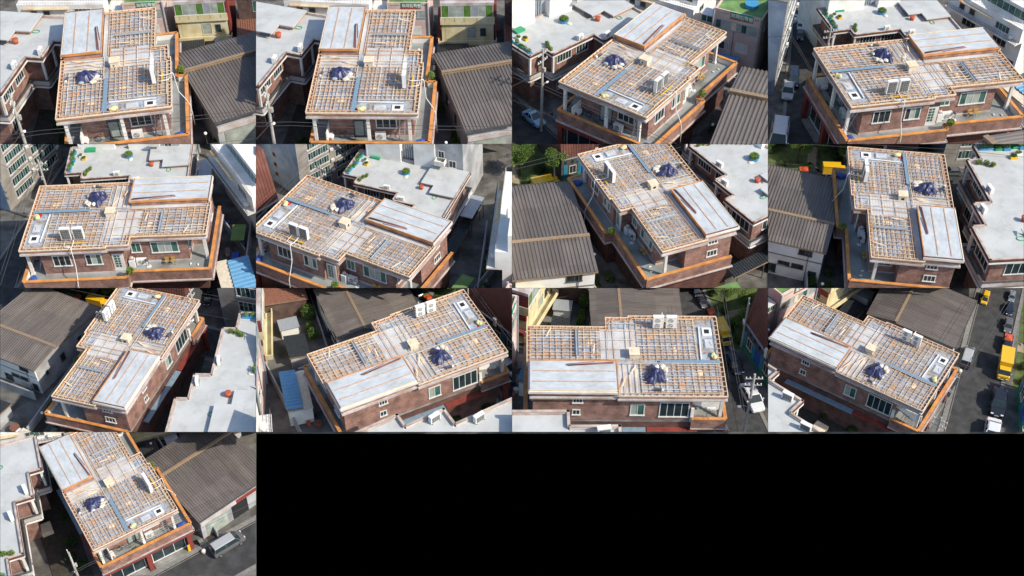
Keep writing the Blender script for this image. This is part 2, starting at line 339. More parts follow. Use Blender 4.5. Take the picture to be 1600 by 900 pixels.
# ---------------- battens
BF=Spec('timber_batten_frame','open grid of pine battens covering the house roof','timber frame',(5,9,0))
rb=random.Random(11)
def bat(x0,y0,x1,y1,lvl):
    b=MB();j=lambda a:a+rb.uniform(-.045,.045);z=(-.03,-.08)[lvl];m='pine' if rb.random()<.55 else ('pine2' if rb.random()<.4 else 'palewood')
    L=math.hypot(x1-x0,y1-y0);n=max(1,int(L/3.2));pts=[(x0+(x1-x0)*k/n,y0+(y1-y0)*k/n) for k in range(n+1)]
    for k in range(n):
        p,q=pts[k],pts[k+1]
        if 0<k<n-1 and rb.random()<.1: continue
        b.bar((j(p[0]),j(p[1]),z+rb.uniform(-.008,.008)),(j(q[0]),j(q[1]),z+rb.uniform(-.008,.008)),.045,.05,m)
    t=.5
    while t<L and lvl==1:
        x=x0+(x1-x0)*t/L;y=y0+(y1-y0)*t/L;b.box(x-.025,y-.025,-.22,x+.025,y+.025,-.12,'pine2');t+=1.05
    BF.part('batten',b)
rf=random.Random(21)
def fr(a,b_,n,off=0): return [a+(b_-a)*k/(n-1)+off+(rf.uniform(-.09,.09) if 0<k<n-1 else 0) for k in range(n)]
for x in fr(.62,4.1,9): bat(x,.45,x,8.15,0)
for y in fr(.7,8.1,13): bat(.4,y,4.35,y,1)
for y in fr(8.6,10.2,4): bat(.4,y,4.3,y,0)
for x in fr(5.0,10.5,13): bat(x,2.35,x,8.25,0)
for y in fr(2.45,8.2,11): bat(4.85,y,10.7,y,1)
for y in (8.75,9.3,10.5,11.15): bat(4.85,y,10.5,y,0)
for x in (4.9,6.3,7.6,8.9,9.9): bat(x,8.3,x,11.9 if x<9.3 else 11.1,1)
for x in fr(4.95,9.15,10): bat(x,11.9,x,18.95,0)
for y in fr(12.2,18.8,11): bat(4.75,y,9.35,y,1)
bat(4.72,10.6,4.72,18.9,0);bat(4.36,.4,4.36,10.3,0)
for i in range(len(OUT)):
    if i in (8,9,10): continue
    o1=inset(OUT,.06);o2=inset(OUT,.42);b=MB();p,q=Vector(o1[i]),Vector(o1[(i+1)%12]);r,s_=Vector(o2[i]),Vector(o2[(i+1)%12])
    b.seg(p,q,.06,-.12,.03,'palewood');b.seg(p,q,.05,-.28,-.15,'trimdull') if i in(0,1,4,5) else None
    b.seg(r,s_,.055,-.07,.0,'pine');L=(q-p).length;n=max(1,int(L/.62));d=(q-p).normalized();nn=Vector((-d.y,d.x))
    for k in range(n+1):
        c=p+d*(.05+(L-.1)*k/n);b.seg(c,c+nn*.34,.05,-.06,.02,'pine')
    BF.part('edge_frame',b)
# ---------------- things on the roof
def S(name,label,cat,org,**k):
    s=Spec(name,label,cat,org,**k);return s
def acunit(label,x,y,z,rot,cluster='site',group=None,two=True,k=1.,only=None):
    s=S('air_conditioner',label,'air conditioner',(x,y,z),cluster=cluster,group=group,yaw=rot,only=only);s.local=True
    w,d,h=((1.05 if two else .95)*k,.38*k,(1.5 if two else .75)*k)
    b=MB();b.box(-w/2,-d/2,.06,w/2,d/2,h,'plastic');b.box(-w/2-.01,-d/2-.01,h,w/2+.01,d/2+.01,h+.025,'plastic');s.part('body',b)
    for zc in ((.4*k,1.08*k) if two else (.4*k,)):
        b=MB();n=20;r=.27*k
        b.add([(0,-d/2-.02,zc)]+[(r*math.cos(2*math.pi*i/n)-.06*k,-d/2-.02,zc+r*math.sin(2*math.pi*i/n)) for i in range(n)],[(0,1+(i+1)%n,1+i) for i in range(n)],'grille')
        for q in range(3): b.tube([(r*(.35+.3*q)*math.cos(2*math.pi*i/n)-.06*k,-d/2-.03,zc+r*(.35+.3*q)*math.sin(2*math.pi*i/n)) for i in range(n+1)],.012,'plastic',4,False)
        b.box(-.06*k-r,-d/2-.04,zc-.012,-.06*k+r,-d/2-.02,zc+.012,'plastic');s.part('fan_grille',b)
    b=MB();b.box(-w/2+.07,d/2,.12,w/2-.1,d/2+.015,h-.08,'grille')
    for q in range(5): b.box(-w/2+.07,d/2+.012,.2+q*(h-.3)/4.5,w/2-.1,d/2+.024,.215+q*(h-.3)/4.5,'alu')
    for q in range(3): b.box(-w/2+.2+q*.22*k,d/2+.01,.14,-w/2+.22+q*.22*k,d/2+.022,h-.1,'alu')
    s.part('coil_panel',b)
    b=MB();b.box(-w/2+.05,-d/2-.05,0,-w/2+.15,d/2+.05,.06,'grille');b.box(w/2-.15,-d/2-.05,0,w/2-.05,d/2+.05,.06,'grille');s.part('foot',b)
acunit('tall white air conditioner on roof nearer the hatch',9.35,4.75,.01,-math.pi/2,group='pair of roof air conditioners')
acunit('tall white air conditioner on roof farther from hatch',9.35,6.05,.01,-math.pi/2,group='pair of roof air conditioners')
b=MB()
for z in (0,): 
    b.box(8.95,4.1,-.0,9.05,6.7,.01,'pine2');b.box(9.62,4.1,0,9.72,6.7,.01,'pine2')
b=MB();b.box(10.0,4.2,.0,10.15,6.6,.06,'ypaint');single('yellow_board','yellow board lying behind the roof air conditioners','board',(10.05,5.4,0),b)
b=MB();P=[(9.7,5.5,.2),(9.95,5.5,.1),(10.5,5.5,.1),(10.95,5.5,.2),(11.13,5.5,.28),(11.22,5.5,.1),(11.25,5.5,-.8),(11.35,5.52,-2),(12.0,5.56,-3.2),(12.25,5.5,-3.9),(12.27,5.5,-6.2)]
b.tube(P,.045,'plastic',8);single('hose_pipe','white pipe curving over the roof edge to the parapet','pipe',(11.1,5.5,0),b,smooth=True)
b=MB();b.tube([(9.6,4.6,.05),(10.2,4.6,.05),(10.75,4.7,.08),(10.8,5.4,.1)],.04,'plastic',8);single('pipe_elbow','short white pipe elbow behind the roof air conditioner','pipe',(10.2,4.7,0),b,smooth=True)
s=S('vent_box','cream vent box with a wooden lid on the roof','vent box',(5.45,8.65,-.28))
b=MB();b.box(5.0,8.2,-.28,5.9,9.1,.5,'bag');s.part('body',b)
b=MB();b.box(4.93,8.13,.5,5.97,9.17,.58,'palewood');b.box(5.2,8.4,.58,5.7,8.9,.6,'palewood');s.part('lid',b)
b=MB();b.box(5.3,9.1,-.02,5.6,9.12,.26,'dark');b.box(5.25,8.18,.05,5.4,8.2,.18,'dark');s.part('vent_hole',b)
b=MB();vs=[];fs=[];n_=44
for i in range(n_+1):
    for k in range(n_+1):
        u,v=(i/n_*2-1),(k/n_*2-1);a_=math.atan2(v,u);rad=max(abs(u),abs(v));edge=1+.16*math.sin(3*a_+1)+.1*math.sin(5*a_)+.05*math.sin(11*a_)
        l_=math.hypot(u,v) or 1;x=u/l_*rad*1.18*edge;y=v/l_*rad*.98*edge
        p=Vector((x*1.7,y*1.7,3.3));rdg=1-abs(mnoise.noise(p))*2.2;fine=mnoise.noise(p*3.1)
        h=(max(0,1-rad**1.7))**.8*(.52+.30*rdg)+.045*fine*(1-rad*.5)+.02+.1*math.exp(-((x+.7)**2+(y+.5)**2)*6)
        vs.append((2.72+x,6.8+y,max(-.06,h-.04)))
for i in range(n_):
    for k in range(n_): o_=i*(n_+1)+k;fs.append((o_,o_+n_+1,o_+n_+2,o_+1))
b.add(vs,fs,'tarp');single('tarpaulin_heap','navy tarpaulin heaped over materials on the roof','tarpaulin',(2.75,6.8,0),b,smooth=True)
for q,(x,y,r,m,la) in enumerate([(3.35,5.75,.26,'bag','beige sack'),(3.7,6.05,.3,'bag','large pale sack'),(3.75,6.55,.24,'plastic','white sack'),(2.25,5.75,.22,'alu','pale blue sack')]):
    b=MB();b.blob((x,y,.12),r,m,2,.25,20+q,(1.3,.9,.6),-.12);single('sack',la+' beside the navy tarpaulin heap','sack',(x,y,0),b,group='sacks beside the tarpaulin')
b=MB();b.tube([(.75,6.3,.12),(.9,6.95,.12)],.14,'slate',10);b.tube([(.7,6.1,.12),(.75,6.29,.12)],.15,'white',10);single('membrane_roll','dark membrane roll at roof edge near the tarpaulin','roll',(.85,6.6,0),b)
b=MB();b.box(5.3,14.05,.01,8.95,14.33,.05,'alu');b.box(5.3,14.05,.05,8.95,14.08,.13,'alu');b.box(5.3,14.3,.05,8.95,14.33,.13,'alu');single('metal_channel','long grey metal channel lying across the far battens','metal channel',(7.1,14.2,0),b)
b=MB();b.box(4.42,.3,-.02,4.8,6.2,.015,'bluem');b.box(4.42,.3,.015,4.45,6.2,.05,'bluem');single('roof_gutter','straight blue grey gutter strip between the batten grids','gutter',(4.6,3.2,0),b)
for q,(p0,p1,r) in enumerate([((3.9,10.7,.62),(3.45,15.3,.62),.05),((3.75,10.8,.62),(3.4,15.1,.62),.04),((3.95,12.6,.6),(3.6,15.4,.6),.03)]):
    b=MB();b.tube([p0,p1],r,'redpipe',8);single('steel_pipe',('thick red brown pipe','thin red brown pipe','short slim red brown pipe')[q]+' lying on the raised roof','pipe',(3.6,13,.56),b,group='pipes on the raised roof',smooth=True)
b=MB();b.blob((5.45,.85,0),.34,'lime',2,.2,31,(1.3,.9,.6),-.28);single('cement_bag','yellow green bag at the front edge of the roof','bag',(5.45,.85,-.3),b)
b=MB();b.blob((5.0,1.0,-.2),.3,'red',2,.3,33,(1.2,.9,.3),-.1);single('red_rag','red cloth beside the yellow green bag','cloth',(5.0,1.0,-.3),b)
b=MB();b.bar((4.95,2.1,-.1),(9.5,1.95,-.1),.12,.1,'white');single('white_batten','long white board edging the open front deck','board',(7.2,2,-.3),b)
b=MB();b.tube([(6.1,1.9,-.25),(6.5,1.2,-.22),(6.9,.9,-.1),(7.4,1.1,-.08),(7.9,.8,-.2)],.025,'bluem',6);single('water_hose','blue hose curled over the grey hatch cover','hose',(7,1.2,-.3),b)
rq=random.Random(4)
for q,(x,y,w_,d_,a) in enumerate([(1.6,4.2,.9,.5,.2),(3.3,2.4,.7,.6,-.3),(2.0,9.4,1.3,.35,.1),(6.3,4.6,.8,.45,.5),(8.2,6.9,.6,.6,.1),(7.3,12.9,.9,.4,-.2),(5.9,17.3,.7,.5,.3),(3.2,8.6,1.1,.4,-.1)]):
    c,s2=math.cos(a),math.sin(a);b=MB();b.prism([(x+c*i*w_/2-s2*j_*d_/2,y+s2*i*w_/2+c*j_*d_/2) for i,j_ in ((-1,-1),(1,-1),(1,1),(-1,1))],-.215,-.195,'palewood' if q%2 else 'pine2')
    single('board_offcut',('brown offcut in the front left grid','pale offcut near the gutter strip','brown offcut behind the tarpaulin','pale offcut in the front right grid','brown offcut beside the air conditioners','pale offcut before the metal channel','brown offcut at the far left grid','pale offcut by the raised roof corner')[q]+' of the roof','board offcut',(x,y,-.2),b,group='board offcuts between the battens')
for q in range(4):
    a=rq.uniform(-.5,.5);x=(1.2,2.8,5.6,7.9)[q];y=(10,9.1,12.6,17.2)[q];b=MB();b.bar((x,y,.05),(x+1.3*math.cos(a),y+1.3*math.sin(a),.06),.12,.03,'palewood')
    single('loose_plank','loose pale plank '+('beside the raised roof edge','behind the navy tarpaulin','beside the metal channel','at the far end of the grid')[q],'plank',(x,y,0),b,group='loose planks on the battens')
# ---------------- terrace things
TZ=-4.08
for q,(x,y) in enumerate([(6.4,.35),(7.9,.35),(9.5,.35),(11.65,.6)]):
    s=S('traffic_cone',('red cone beside the middle column','red cone left of the middle pair','red cone beside the right column','red cone in the terrace corner')[q],'traffic cone',(x,y,TZ),group='red cones along the front parapet')
    b=MB();b.box(x-.17,y-.17,TZ,x+.17,y+.17,TZ+.03,'red');b.tube([(x,y,TZ+.03),(x,y,TZ+.62)],[.13,.04],'red',10);s.part('cone',b)
    b=MB();b.tube([(x,y,TZ+.28),(x,y,TZ+.42)],[.1,.075],'plastic',10);s.part('white_band',b)
def bicycle(label,x,y,a):
    s=S('bicycle',label,'bicycle',(x,y,TZ),yaw=a,group='bicycles against the front wall');s.local=True
    for wx in (-.5,.5):
        b=MB();b.tube([(wx+.32*math.cos(t*math.pi/8),0,.33+.32*math.sin(t*math.pi/8)) for t in range(17)],.025,'tyre',5,False);b.tube([(wx-.3,0,.33),(wx+.3,0,.33)],.008,'hub',4);b.tube([(wx,0,.03),(wx,0,.63)],.008,'hub',4);s.part('wheel',b)
    b=MB();b.tube([(-.5,0,.33),(-.15,0,.8),(.35,0,.78),(.5,0,.33)],.02,'slate',5);b.tube([(-.5,0,.33),(-.05,0,.32),(.35,0,.75)],.02,'slate',5);b.tube([(-.05,0,.32),(-.18,0,.9)],.02,'slate',5);s.part('frame',b)
    b=MB();b.tube([(.33,-.26,.98),(.36,0,.95),(.33,.26,.98)],.018,'slate',5);b.tube([(.36,0,.95),(.36,0,.76)],.016,'slate',5);s.part('handlebar',b)
    b=MB();b.box(-.3,-.07,.88,-.06,.07,.93,'slate');s.part('saddle',b)
bicycle('dark bicycle leaning nearest the stairs on the front terrace',2.6,1.45,.1);bicycle('dark bicycle standing between the other bicycle and front door',3.7,1.3,-.15)
s=S('washing_unit','white barrel shaped unit at the terrace stairs','appliance',(1.95,1.0,TZ));b=MB();b.tube([(2.0,.7,TZ+.4),(2.0,1.5,TZ+.4)],.36,'plastic',14);s.part('drum',b);b=MB();b.tube([(2.0,.66,TZ+.4),(2.0,.7,TZ+.4)],.2,'terra',12);s.part('door',b)
acunit('small white air conditioner on the front terrace',7.0,1.35,TZ,0,two=False,k=1.1)
s=S('ladder','pale ladder leaning on the front terrace wall','ladder',(9.1,1.2,TZ))
b=MB();b.bar((8.85,.95,TZ),(9.0,1.75,-1.6),.05,.07,'alu');b.bar((9.4,.95,TZ),(9.5,1.75,-1.6),.05,.07,'alu');s.part('rail',b)
b=MB()
for k in range(8): t=(k+.7)/8.5;b.bar((8.85+.15*t,.95+.8*t,TZ+2.48*t),(9.4+.1*t,.95+.8*t,TZ+2.48*t),.04,.04,'alu')
s.part('rungs',b)
b=MB();b.blob((11.05,.65,TZ+.25),.45,'blue',2,.25,41,(1.2,.8,.6),-.25);single('blue_bundle','blue bundle in the front corner of the terrace','bundle',(11.05,.6,TZ),b)
s=S('washing_machine','white washing machine between door and recessed wall','washing machine',(9.4,10.75,TZ));b=MB();b.box(9.1,10.5,TZ,9.7,11.1,TZ+.95,'plastic');s.part('body',b);b=MB();b.box(9.15,10.55,TZ+.95,9.6,11.05,TZ+1.0,'alu');s.part('lid',b)
b=MB();b.blob((9.35,10.8,TZ+1.15),.2,'pink',2,.25,44,(1,1,.7));single('laundry_bundle','pink laundry on top of the washing machine','laundry',(9.35,10.8,TZ+1),b)
acunit('single fan white air conditioner beside the washing machine',9.25,11.75,TZ,math.pi/2,two=False,k=1.1)
s=S('fan_stand','round white stand with a pole on the terrace','stand',(9.6,12.5,TZ));b=MB();b.tube([(9.6,12.5,TZ),(9.6,12.5,TZ+.05)],.25,'plastic',14);s.part('base',b);b=MB();b.tube([(9.6,12.5,TZ+.05),(9.6,12.5,TZ+.8)],.03,'grille',6);b.blob((9.6,12.4,TZ+.9),.2,'grille',2,.1,45);s.part('pole',b)
for q,y in enumerate((14.4,15.05)):
    s=S('garden_chair',('yellow chair under the wide window, beside the stand','yellow chair under the wide window, farther from stand')[q],'chair',(9.3,y,TZ),group='yellow chairs under the window')
    b=MB();b.box(9.12,y-.22,TZ+.42,9.5,y+.22,TZ+.46,'ochre');s.part('seat',b);b=MB();b.box(9.04,y-.22,TZ+.5,9.08,y+.22,TZ+.8,'ochre');s.part('backrest',b)
    for a in (9.12,9.5):
        for c_ in (-.2,.2): b=MB();b.bar((a,y+c_,TZ),(a,y+c_,TZ+.42),.03,.03,'grille');s.part('leg',b)
for q,(x,y) in enumerate(((9.5,16.9),(9.7,17.7))):
    b=MB();b.blob((x,y,TZ+.08),.14,'plastic',2,.1,50+q,(1.3,.7,.6),-.08);single('white_slipper',('white slipper nearer the yellow chairs on terrace','white slipper nearer the back column on terrace')[q],'slipper',(x,y,TZ),b,group='slippers on the terrace')
s=S('potted_plant','bright green plant growing at the parapet step','plant',(11.5,11.0,-3.34));b=MB();b.leaves((11.5,11.0,-2.85),(.42,.42,.4),420,.09,'leaf3',9);s.part('foliage',b);b=MB();b.tube([(11.5,11.0,-3.33),(11.5,11.0,-2.9)],.05,'bark',6);s.part('stem',b)
for q,(x,y) in enumerate(((4.9,.3),(5.25,.28))):
    s=S('flower_pot',('green plant pot by the middle column','yellow green plant pot near the middle column')[q],'plant pot',(x,y,TZ),group='pots along the front parapet');b=MB();b.tube([(x,y,TZ),(x,y,TZ+.3)],[.12,.16],'terra',10);s.part('pot',b);b=MB();b.leaves((x,y,TZ+.45),(.22,.22,.2),120,.06,'leaf3',60+q);s.part('foliage',b)
def ribroof(y0,y1,z0,z1,x0=14.85,x1=29.3,pit=.42,m='ribs'):
    mb=MB();n=int((x1-x0)/pit);vs=[];fs=[]
    for k in range(n):
        xa=x0+k*(x1-x0)/n;p=(x1-x0)/n
        prof=[(0,0),(p*.5,0),(p*.6,.09),(p*.88,.09),(p,0)]
        for j in range(4):
            (u0,w0),(u1,w1)=prof[j],prof[j+1];o=len(vs);vs+=[(xa+u0,y0,z0+w0),(xa+u1,y0,z0+w1),(xa+u1,y1,z1+w1),(xa+u0,y1,z1+w0)];fs.append((o,o+1,o+2,o+3))
    mb.add(vs,fs,m);mb.add([(x0,y0,z0-.02),(x1,y0,z0-.02),(x1,y1,z1-.02),(x0,y1,z1-.02),(x0,y0,z0-.2),(x1,y0,z0-.2),(x1,y1,z1-.2),(x0,y1,z1-.2)],[(0,1,2,3),(7,6,5,4),(0,4,5,1),(1,5,6,2),(2,6,7,3),(3,7,4,0)],'tanm')
    return mb
# ================================================================ left neighbour N
NP=[(-8.9,-.4),(-6.4,-.4),(-6.4,2.4),(-4.7,2.4),(-4.7,10.3),(-2.65,10.3),(-2.65,14.2),(-1.1,14.2),(-1.1,19.95),(-13.7,19.95),(-13.7,-.4)]
N=Spec('brick_villa','flat roofed brick villa with a stepped pale parapet','house',(-6.5,10,ZG),'N')
NW=inset(NP,.75);b=MB();b.prism(NW,ZG,-.72,'brick');N.part('wall',b)
b=MB();b.prism(inset(NP,.1),-.8,-.5,'white');b.prism(inset(NP,.22),-.5,-.46,'nroof');N.part('roof',b)
b=MB();c=MB();l=MB()
for i in range(len(NP)):
    p,q=Vector(NP[i]),Vector(NP[(i+1)%len(NP)]);d=(q-p).normalized();nn=Vector((-d.y,d.x))
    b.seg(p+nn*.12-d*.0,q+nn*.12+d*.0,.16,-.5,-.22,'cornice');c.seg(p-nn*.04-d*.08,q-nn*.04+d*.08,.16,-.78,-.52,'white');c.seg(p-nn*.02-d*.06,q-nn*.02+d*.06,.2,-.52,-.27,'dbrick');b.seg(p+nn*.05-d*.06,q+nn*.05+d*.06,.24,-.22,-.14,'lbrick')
N.part('parapet',b);N.part('cornice',c)
b=MB();LP=inset(NP,-.1);fl=MB();fl.prism(LP,-4.4,-4.1,'conc','terr');N.part('terrace_floor',fl)
for i in range(len(LP)): b.seg(LP[i],LP[(i+1)%len(LP)],.16,-4.1,-3.5,'cornice');b.seg(LP[i],LP[(i+1)%len(LP)],.24,-3.5,-3.42,'slate');
for i in range(len(LP)): l.seg(LP[i],LP[(i+1)%len(LP)],.3,-4.5,-4.38,'white')
N.part('terrace_parapet',b);N.part('ledge',l)
for x,y in ((-6.6,-.2),(-2.9,10.6),(-1.35,14.5),(-2.9,13.9),(-4.95,2.7)):
    b=MB();b.box(x-.14,y-.14,-4.1,x+.14,y+.14,-.8,'white');N.part('column',b)
windows(N,0,-5.45,3.9,6.6,-2.7,-1.3,5,1,gl='glass');windows(N,0,-5.45,7.6,9.9,-2.7,-1.3,4,1,gl='glass');windows(N,0,-1.85,15.2,18.6,-3.2,-1.6,4,1)
windows(N,1,19.2,-6,-3.6,-3.1,-1.6,3,1);windows(N,0,-5.45,4,6,-7.2,-5.6,3,1)
s=Spec('roof_shed','low brick roof room with a pale slab','roof room',(-9.5,17,-.46),'N')
SP=[(-13.5,13.2),(-8.2,13.2),(-7.8,15.5),(-6.2,15.5),(-6.2,19.8),(-13.5,19.8)]
SP=[(-13.5,13.2),(-8.1,13.2),(-8.1,15.5),(-6.1,15.5),(-6.1,19.8),(-13.5,19.8)]
b=MB();b.prism(inset(SP,.25),-.46,.05,'lbrick');s.part('wall',b);b=MB();b.prism(SP,.05,.22,'nroof');s.part('slab',b)
b=MB();b.box(-7.4,19.56,-.46,-6.7,19.6,0,'dark');s.part('door',b)
def nthing(name,label,cat,x,y,mb,z=-.46,**k): return single(name,label,cat,(x,y,z),mb,'N',**k)
s=Spec('planted_tub','round blue tub full of grass on villa roof','planter',(-10.3,9.6,-.46),'N');b=MB();b.tube([(-10.3,9.6,-.46),(-10.3,9.6,-.02)],[.6,.72],'cyan',18);s.part('tub',b);b=MB();b.leaves((-10.3,9.6,.2),(.72,.72,.38),700,.1,'leaf3',71);s.part('foliage',b)
b=MB();b.tube([(-7.35,13.6,-.46),(-7.35,13.6,.18),(-7.35,13.6,.2)],[.3,.42,.3],'terra',16);nthing('clay_jar','big terracotta jar beside the low roof room','jar',-7.35,13.6,b,smooth=True)
acunit('white air conditioner on villa roof at the deepest parapet step',-3.3,11.6,-.46,math.pi*.55,'N',two=False,k=1.1,group='air conditioners on the villa roof')
acunit('white air conditioner on villa roof by the long straight parapet',-5.3,8.2,-.46,math.pi*.55,'N',two=False,k=1.1,group='air conditioners on the villa roof')
b=MB();b.blob((-9.6,9.9,-.42),.35,'bag',2,.25,73,(1.3,.9,.4),-.04);nthing('sack','crumpled pale sack beside the blue tub','sack',-9.6,9.9,b)
b=MB();b.tube([(-5.9+.5*math.cos(t*.6),16.5+.35*math.sin(t*.6),-.42) for t in range(22)],.05,'green',5);nthing('garden_hose','green hose coil near the low roof room','hose',-5.9,16.5,b)
b=MB();b.bar((-9.0,12.9,-.2),(-9.0,13.15,.15),1.4,.05,'solar');nthing('leaning_panel','dark panel leaning against the low roof room','panel',-9,13,b)
b=MB();b.box(-13.2,2.2,-.46,-12.2,3.8,-.1,'green');nthing('green_crate','long green crate at back of villa roof','crate',-12.7,3,b)
pl=[(-12.2,.4,'cyan'),(-11.2,1.6,'white'),(-10.4,2.2,'ypaint'),(-10.2,.5,'cyan'),(-9.2,.4,'green'),(-8.2,.2,'cyan'),(-11.4,.2,'green'),(-7.3,.2,'cyan')]
nm=['blue planter at the far corner','white planter of seedlings','yellow planter of seedlings','blue planter beside the white one','green planter at the front edge','blue planter at the front edge','green planter of tall leaves','blue planter nearest the front corner']
for q,(x,y,m) in enumerate(pl):
    s=Spec('planter_box',nm[q]+' of villa roof','planter',(x,y,-.46),'N',group='planters on the villa roof');b=MB();b.box(x-.42,y-.3,-.46,x+.42,y+.3,-.16,m);s.part('box',b)
    b=MB();b.leaves((x,y,-.02+(.15 if q in(0,3,5,6,7) else 0)),(.42,.3,.12+(.22 if q in(0,3,5,6,7) else 0)),190,.08,'leaf3' if q%2 else 'leaf',80+q);s.part('foliage',b)
for q,(x,y) in enumerate([(-6.7,3.2),(-5.9,3.0),(-7.3,3.6)]):
    s=Spec('parapet_plant',('leafy plant','small leafy plant','low leafy plant')[q]+' at the villa roof parapet','plant',(x,y,-.46),'N',group='plants at the villa parapet');b=MB();b.leaves((x,y,-.1),(.4,.32,.36),240,.09,'leaf3',95+q);s.part('foliage',b);b=MB();b.tube([(x,y,-.46),(x,y,-.28)],[.14,.18],'terra',8);s.part('pot',b)
# courtyard between villa and house
for q,(x,y,r) in enumerate([(-.9,-.1,.9),(-1.8,1.2,.8),(-.6,3.4,.8),(-1.5,5.6,.75),(-.8,8.0,.8),(-.5,12.5,.6)]):
    s=Spec('courtyard_bush',('round bush at the street end of','dark bush second in','leafy bush third in','dark bush midway along','bush deep inside','small bush at the far end of')[q]+' the dark side courtyard','bush',(x,y,ZG),'yardwest',group='bushes in the side courtyard')
    b=MB();b.leaves((x,y,ZG+r*.95),(r,r,r*.9),800,.13,'leaf2',100+q);b.blob((x,y,ZG+r*.8),r*.7,'leaf2',2,.2,q,(1,1,.9));s.part('foliage',b);b=MB();b.tube([(x,y,ZG),(x,y,ZG+r)],.06,'bark',6);s.part('trunk',b)
s=Spec('lane_roof','long dark ribbed roof covering the back lane','lane roof',(-5,21.4,ZG),'N');s.part('sheet',ribroof(20.4,22.3,-5.6,-5.9,-13,3.2,.4,'solar'))
for x in (-12,-7,-2,2.6): b=MB();b.box(x-.06,22.1,ZG,x+.06,22.2,-6.1,'slate');s.part('post',b)
b=MB();b.box(-3.6,-.6,ZG,-.6,-.4,ZG+1.5,'plaster');b.box(-3.6,-.64,ZG+1.5,-.6,-.36,ZG+1.6,'kerb');single('garden_wall','low grey wall closing the courtyard at the street','wall',(-2,-.5,ZG),b,'yardwest')
b=MB();b.box(-3.9,10.8,ZG,-2.4,12.6,ZG+.9,'palewood');single('timber_stack','tan board stack in the dark courtyard','board stack',(-3.2,11.7,ZG),b,'yardwest')
# ================================================================ right building R
Rb=Spec('workshop_building','long plastered building under a ribbed brown roof','building',(20,8,ZG),'R')
RW=[(15.15,0),(25.6,0),(25.6,16),(15.15,16)]
b=MB()
def zr(y): return -3.55+(y+.3)*(.95/11.3) if y<=11 else -2.55-(y-11)*.11
for (x0,y0,x1,y1) in ((15.15,0,29.0,.2),(15.15,15.9,29.0,16.1)):
    b.box(x0,y0,ZG,x1,y1,zr((y0+y1)/2)-.12,'plaster' if y0<1 else 'wall')
for x in (15.15,28.8):
    n=10
    for k in range(n):
        ya=.2+15.7*k/n;yb=.2+15.7*(k+1)/n;b.box(x,ya,ZG,x+.2,yb,min(zr(ya),zr(yb))-.12,'plaster')
Rb.part('wall',b)
Rb.part('front_roof',ribroof(-.4,10.9,-3.5,-2.6));Rb.part('back_roof',ribroof(11.0,16.4,-2.25,-2.95))
b=MB();b.bar((14.8,10.95,-2.42),(29.3,10.95,-2.42),.3,.35,'tanm');b.bar((14.8,10.95,-2.2),(29.3,10.95,-2.2),.5,.06,'tanm');Rb.part('step_flashing',b)
b=MB();b.box(14.8,-.5,-3.75,29.3,-.42,-3.42,'slate');Rb.part('gutter',b)
for y0,y1,z0,z1 in ((5.2,6.0,-6.4,-5.1),(9.5,10.4,-6.5,-5.1),(13.6,14.1,-6.1,-5.4)): windows(Rb,0,15.15,y0,y1,z0,z1,1,-1,'slate','dark')
for x0,x1,z0,z1 in ((16.6,18.3,-4.2,-3.5),(17.4,18.9,-6.7,-6.1),(19.2,20.7,-6.7,-6.1),(15.6,16.6,-8.2,-6.8),(20.9,22.4,-8.2,-6.9),(24,25.8,-4.3,-3.6)): windows(Rb,1,16.1,x0,x1,z0,z1,2,1,'slate','glass')
b=MB();b.box(15.1,16.1,-5.15,29,16.16,-5.0,'kerb');b.tube([(17.0,16.2,-3.2),(17.0,16.2,ZG)],.05,'slate',6);Rb.part('wall_band',b)
b=MB();b.box(16,-.05,ZG,20,0,-5.4,'paleglass');b.box(21,-.05,ZG,24,0,-5.4,'dark');b.box(15.2,-.12,-5.3,22,0,-4.6,'cornice');b.box(22,-.12,-5.3,29,0,-4.6,'maroon');Rb.part('shopfront',b)
# garden strip
b=MB();b.box(14.75,-.3,ZG,14.9,19,ZG+1.4,'plaster');single('boundary_wall','thin grey boundary wall beside the garden path','wall',(14.8,9,ZG),b)
for q,(x,y,r) in enumerate([(14.1,2.2,.55),(14.2,4.4,.6),(14.1,6.3,.55),(14.2,8.3,.6),(14.15,10.2,.55),(14.1,12.4,.65),(14.2,14.6,.6),(12.3,12.8,.45),(12.4,15.2,.5),(12.3,16.8,.4)]):
    s=Spec('garden_shrub',('shrub nearest the street','second shrub from the street','third shrub from the street','shrub across from the parapet step','shrub by the globe lamp','large shrub past the globe lamp','last shrub of the wall row','small shrub on house side','bushy shrub on house side','last shrub on house side')[q]+' along the garden path','shrub',(x,y,ZG),group='shrubs along the garden path')
    b=MB();b.leaves((x,y,ZG+r*1.05),(r,r*1.25,r),620,.11,'leaf',120+q);b.blob((x,y,ZG+r*.9),r*.65,'leaf2',2,.2,q+9,(1,1.2,1));s.part('foliage',b);b=MB();b.tube([(x,y,ZG),(x,y,ZG+r)],.05,'bark',5);s.part('stem',b)
for q,(x,y) in enumerate([(13.3,3.5),(13.3,10.7),(13.4,17.3)]):
    s=Spec('garden_lamp',('white globe lamp near the street end of','white globe lamp halfway along','white globe lamp at the far end of')[q]+' the garden path','lamp',(x,y,ZG),group='globe lamps along the garden path')
    b=MB();b.tube([(x,y,ZG),(x,y,ZG+2.5)],.035,'slate',6);s.part('post',b);b=MB();b.blob((x,y,ZG+2.65),.18,'lampg',2,0);s.part('globe',b,smooth=True)
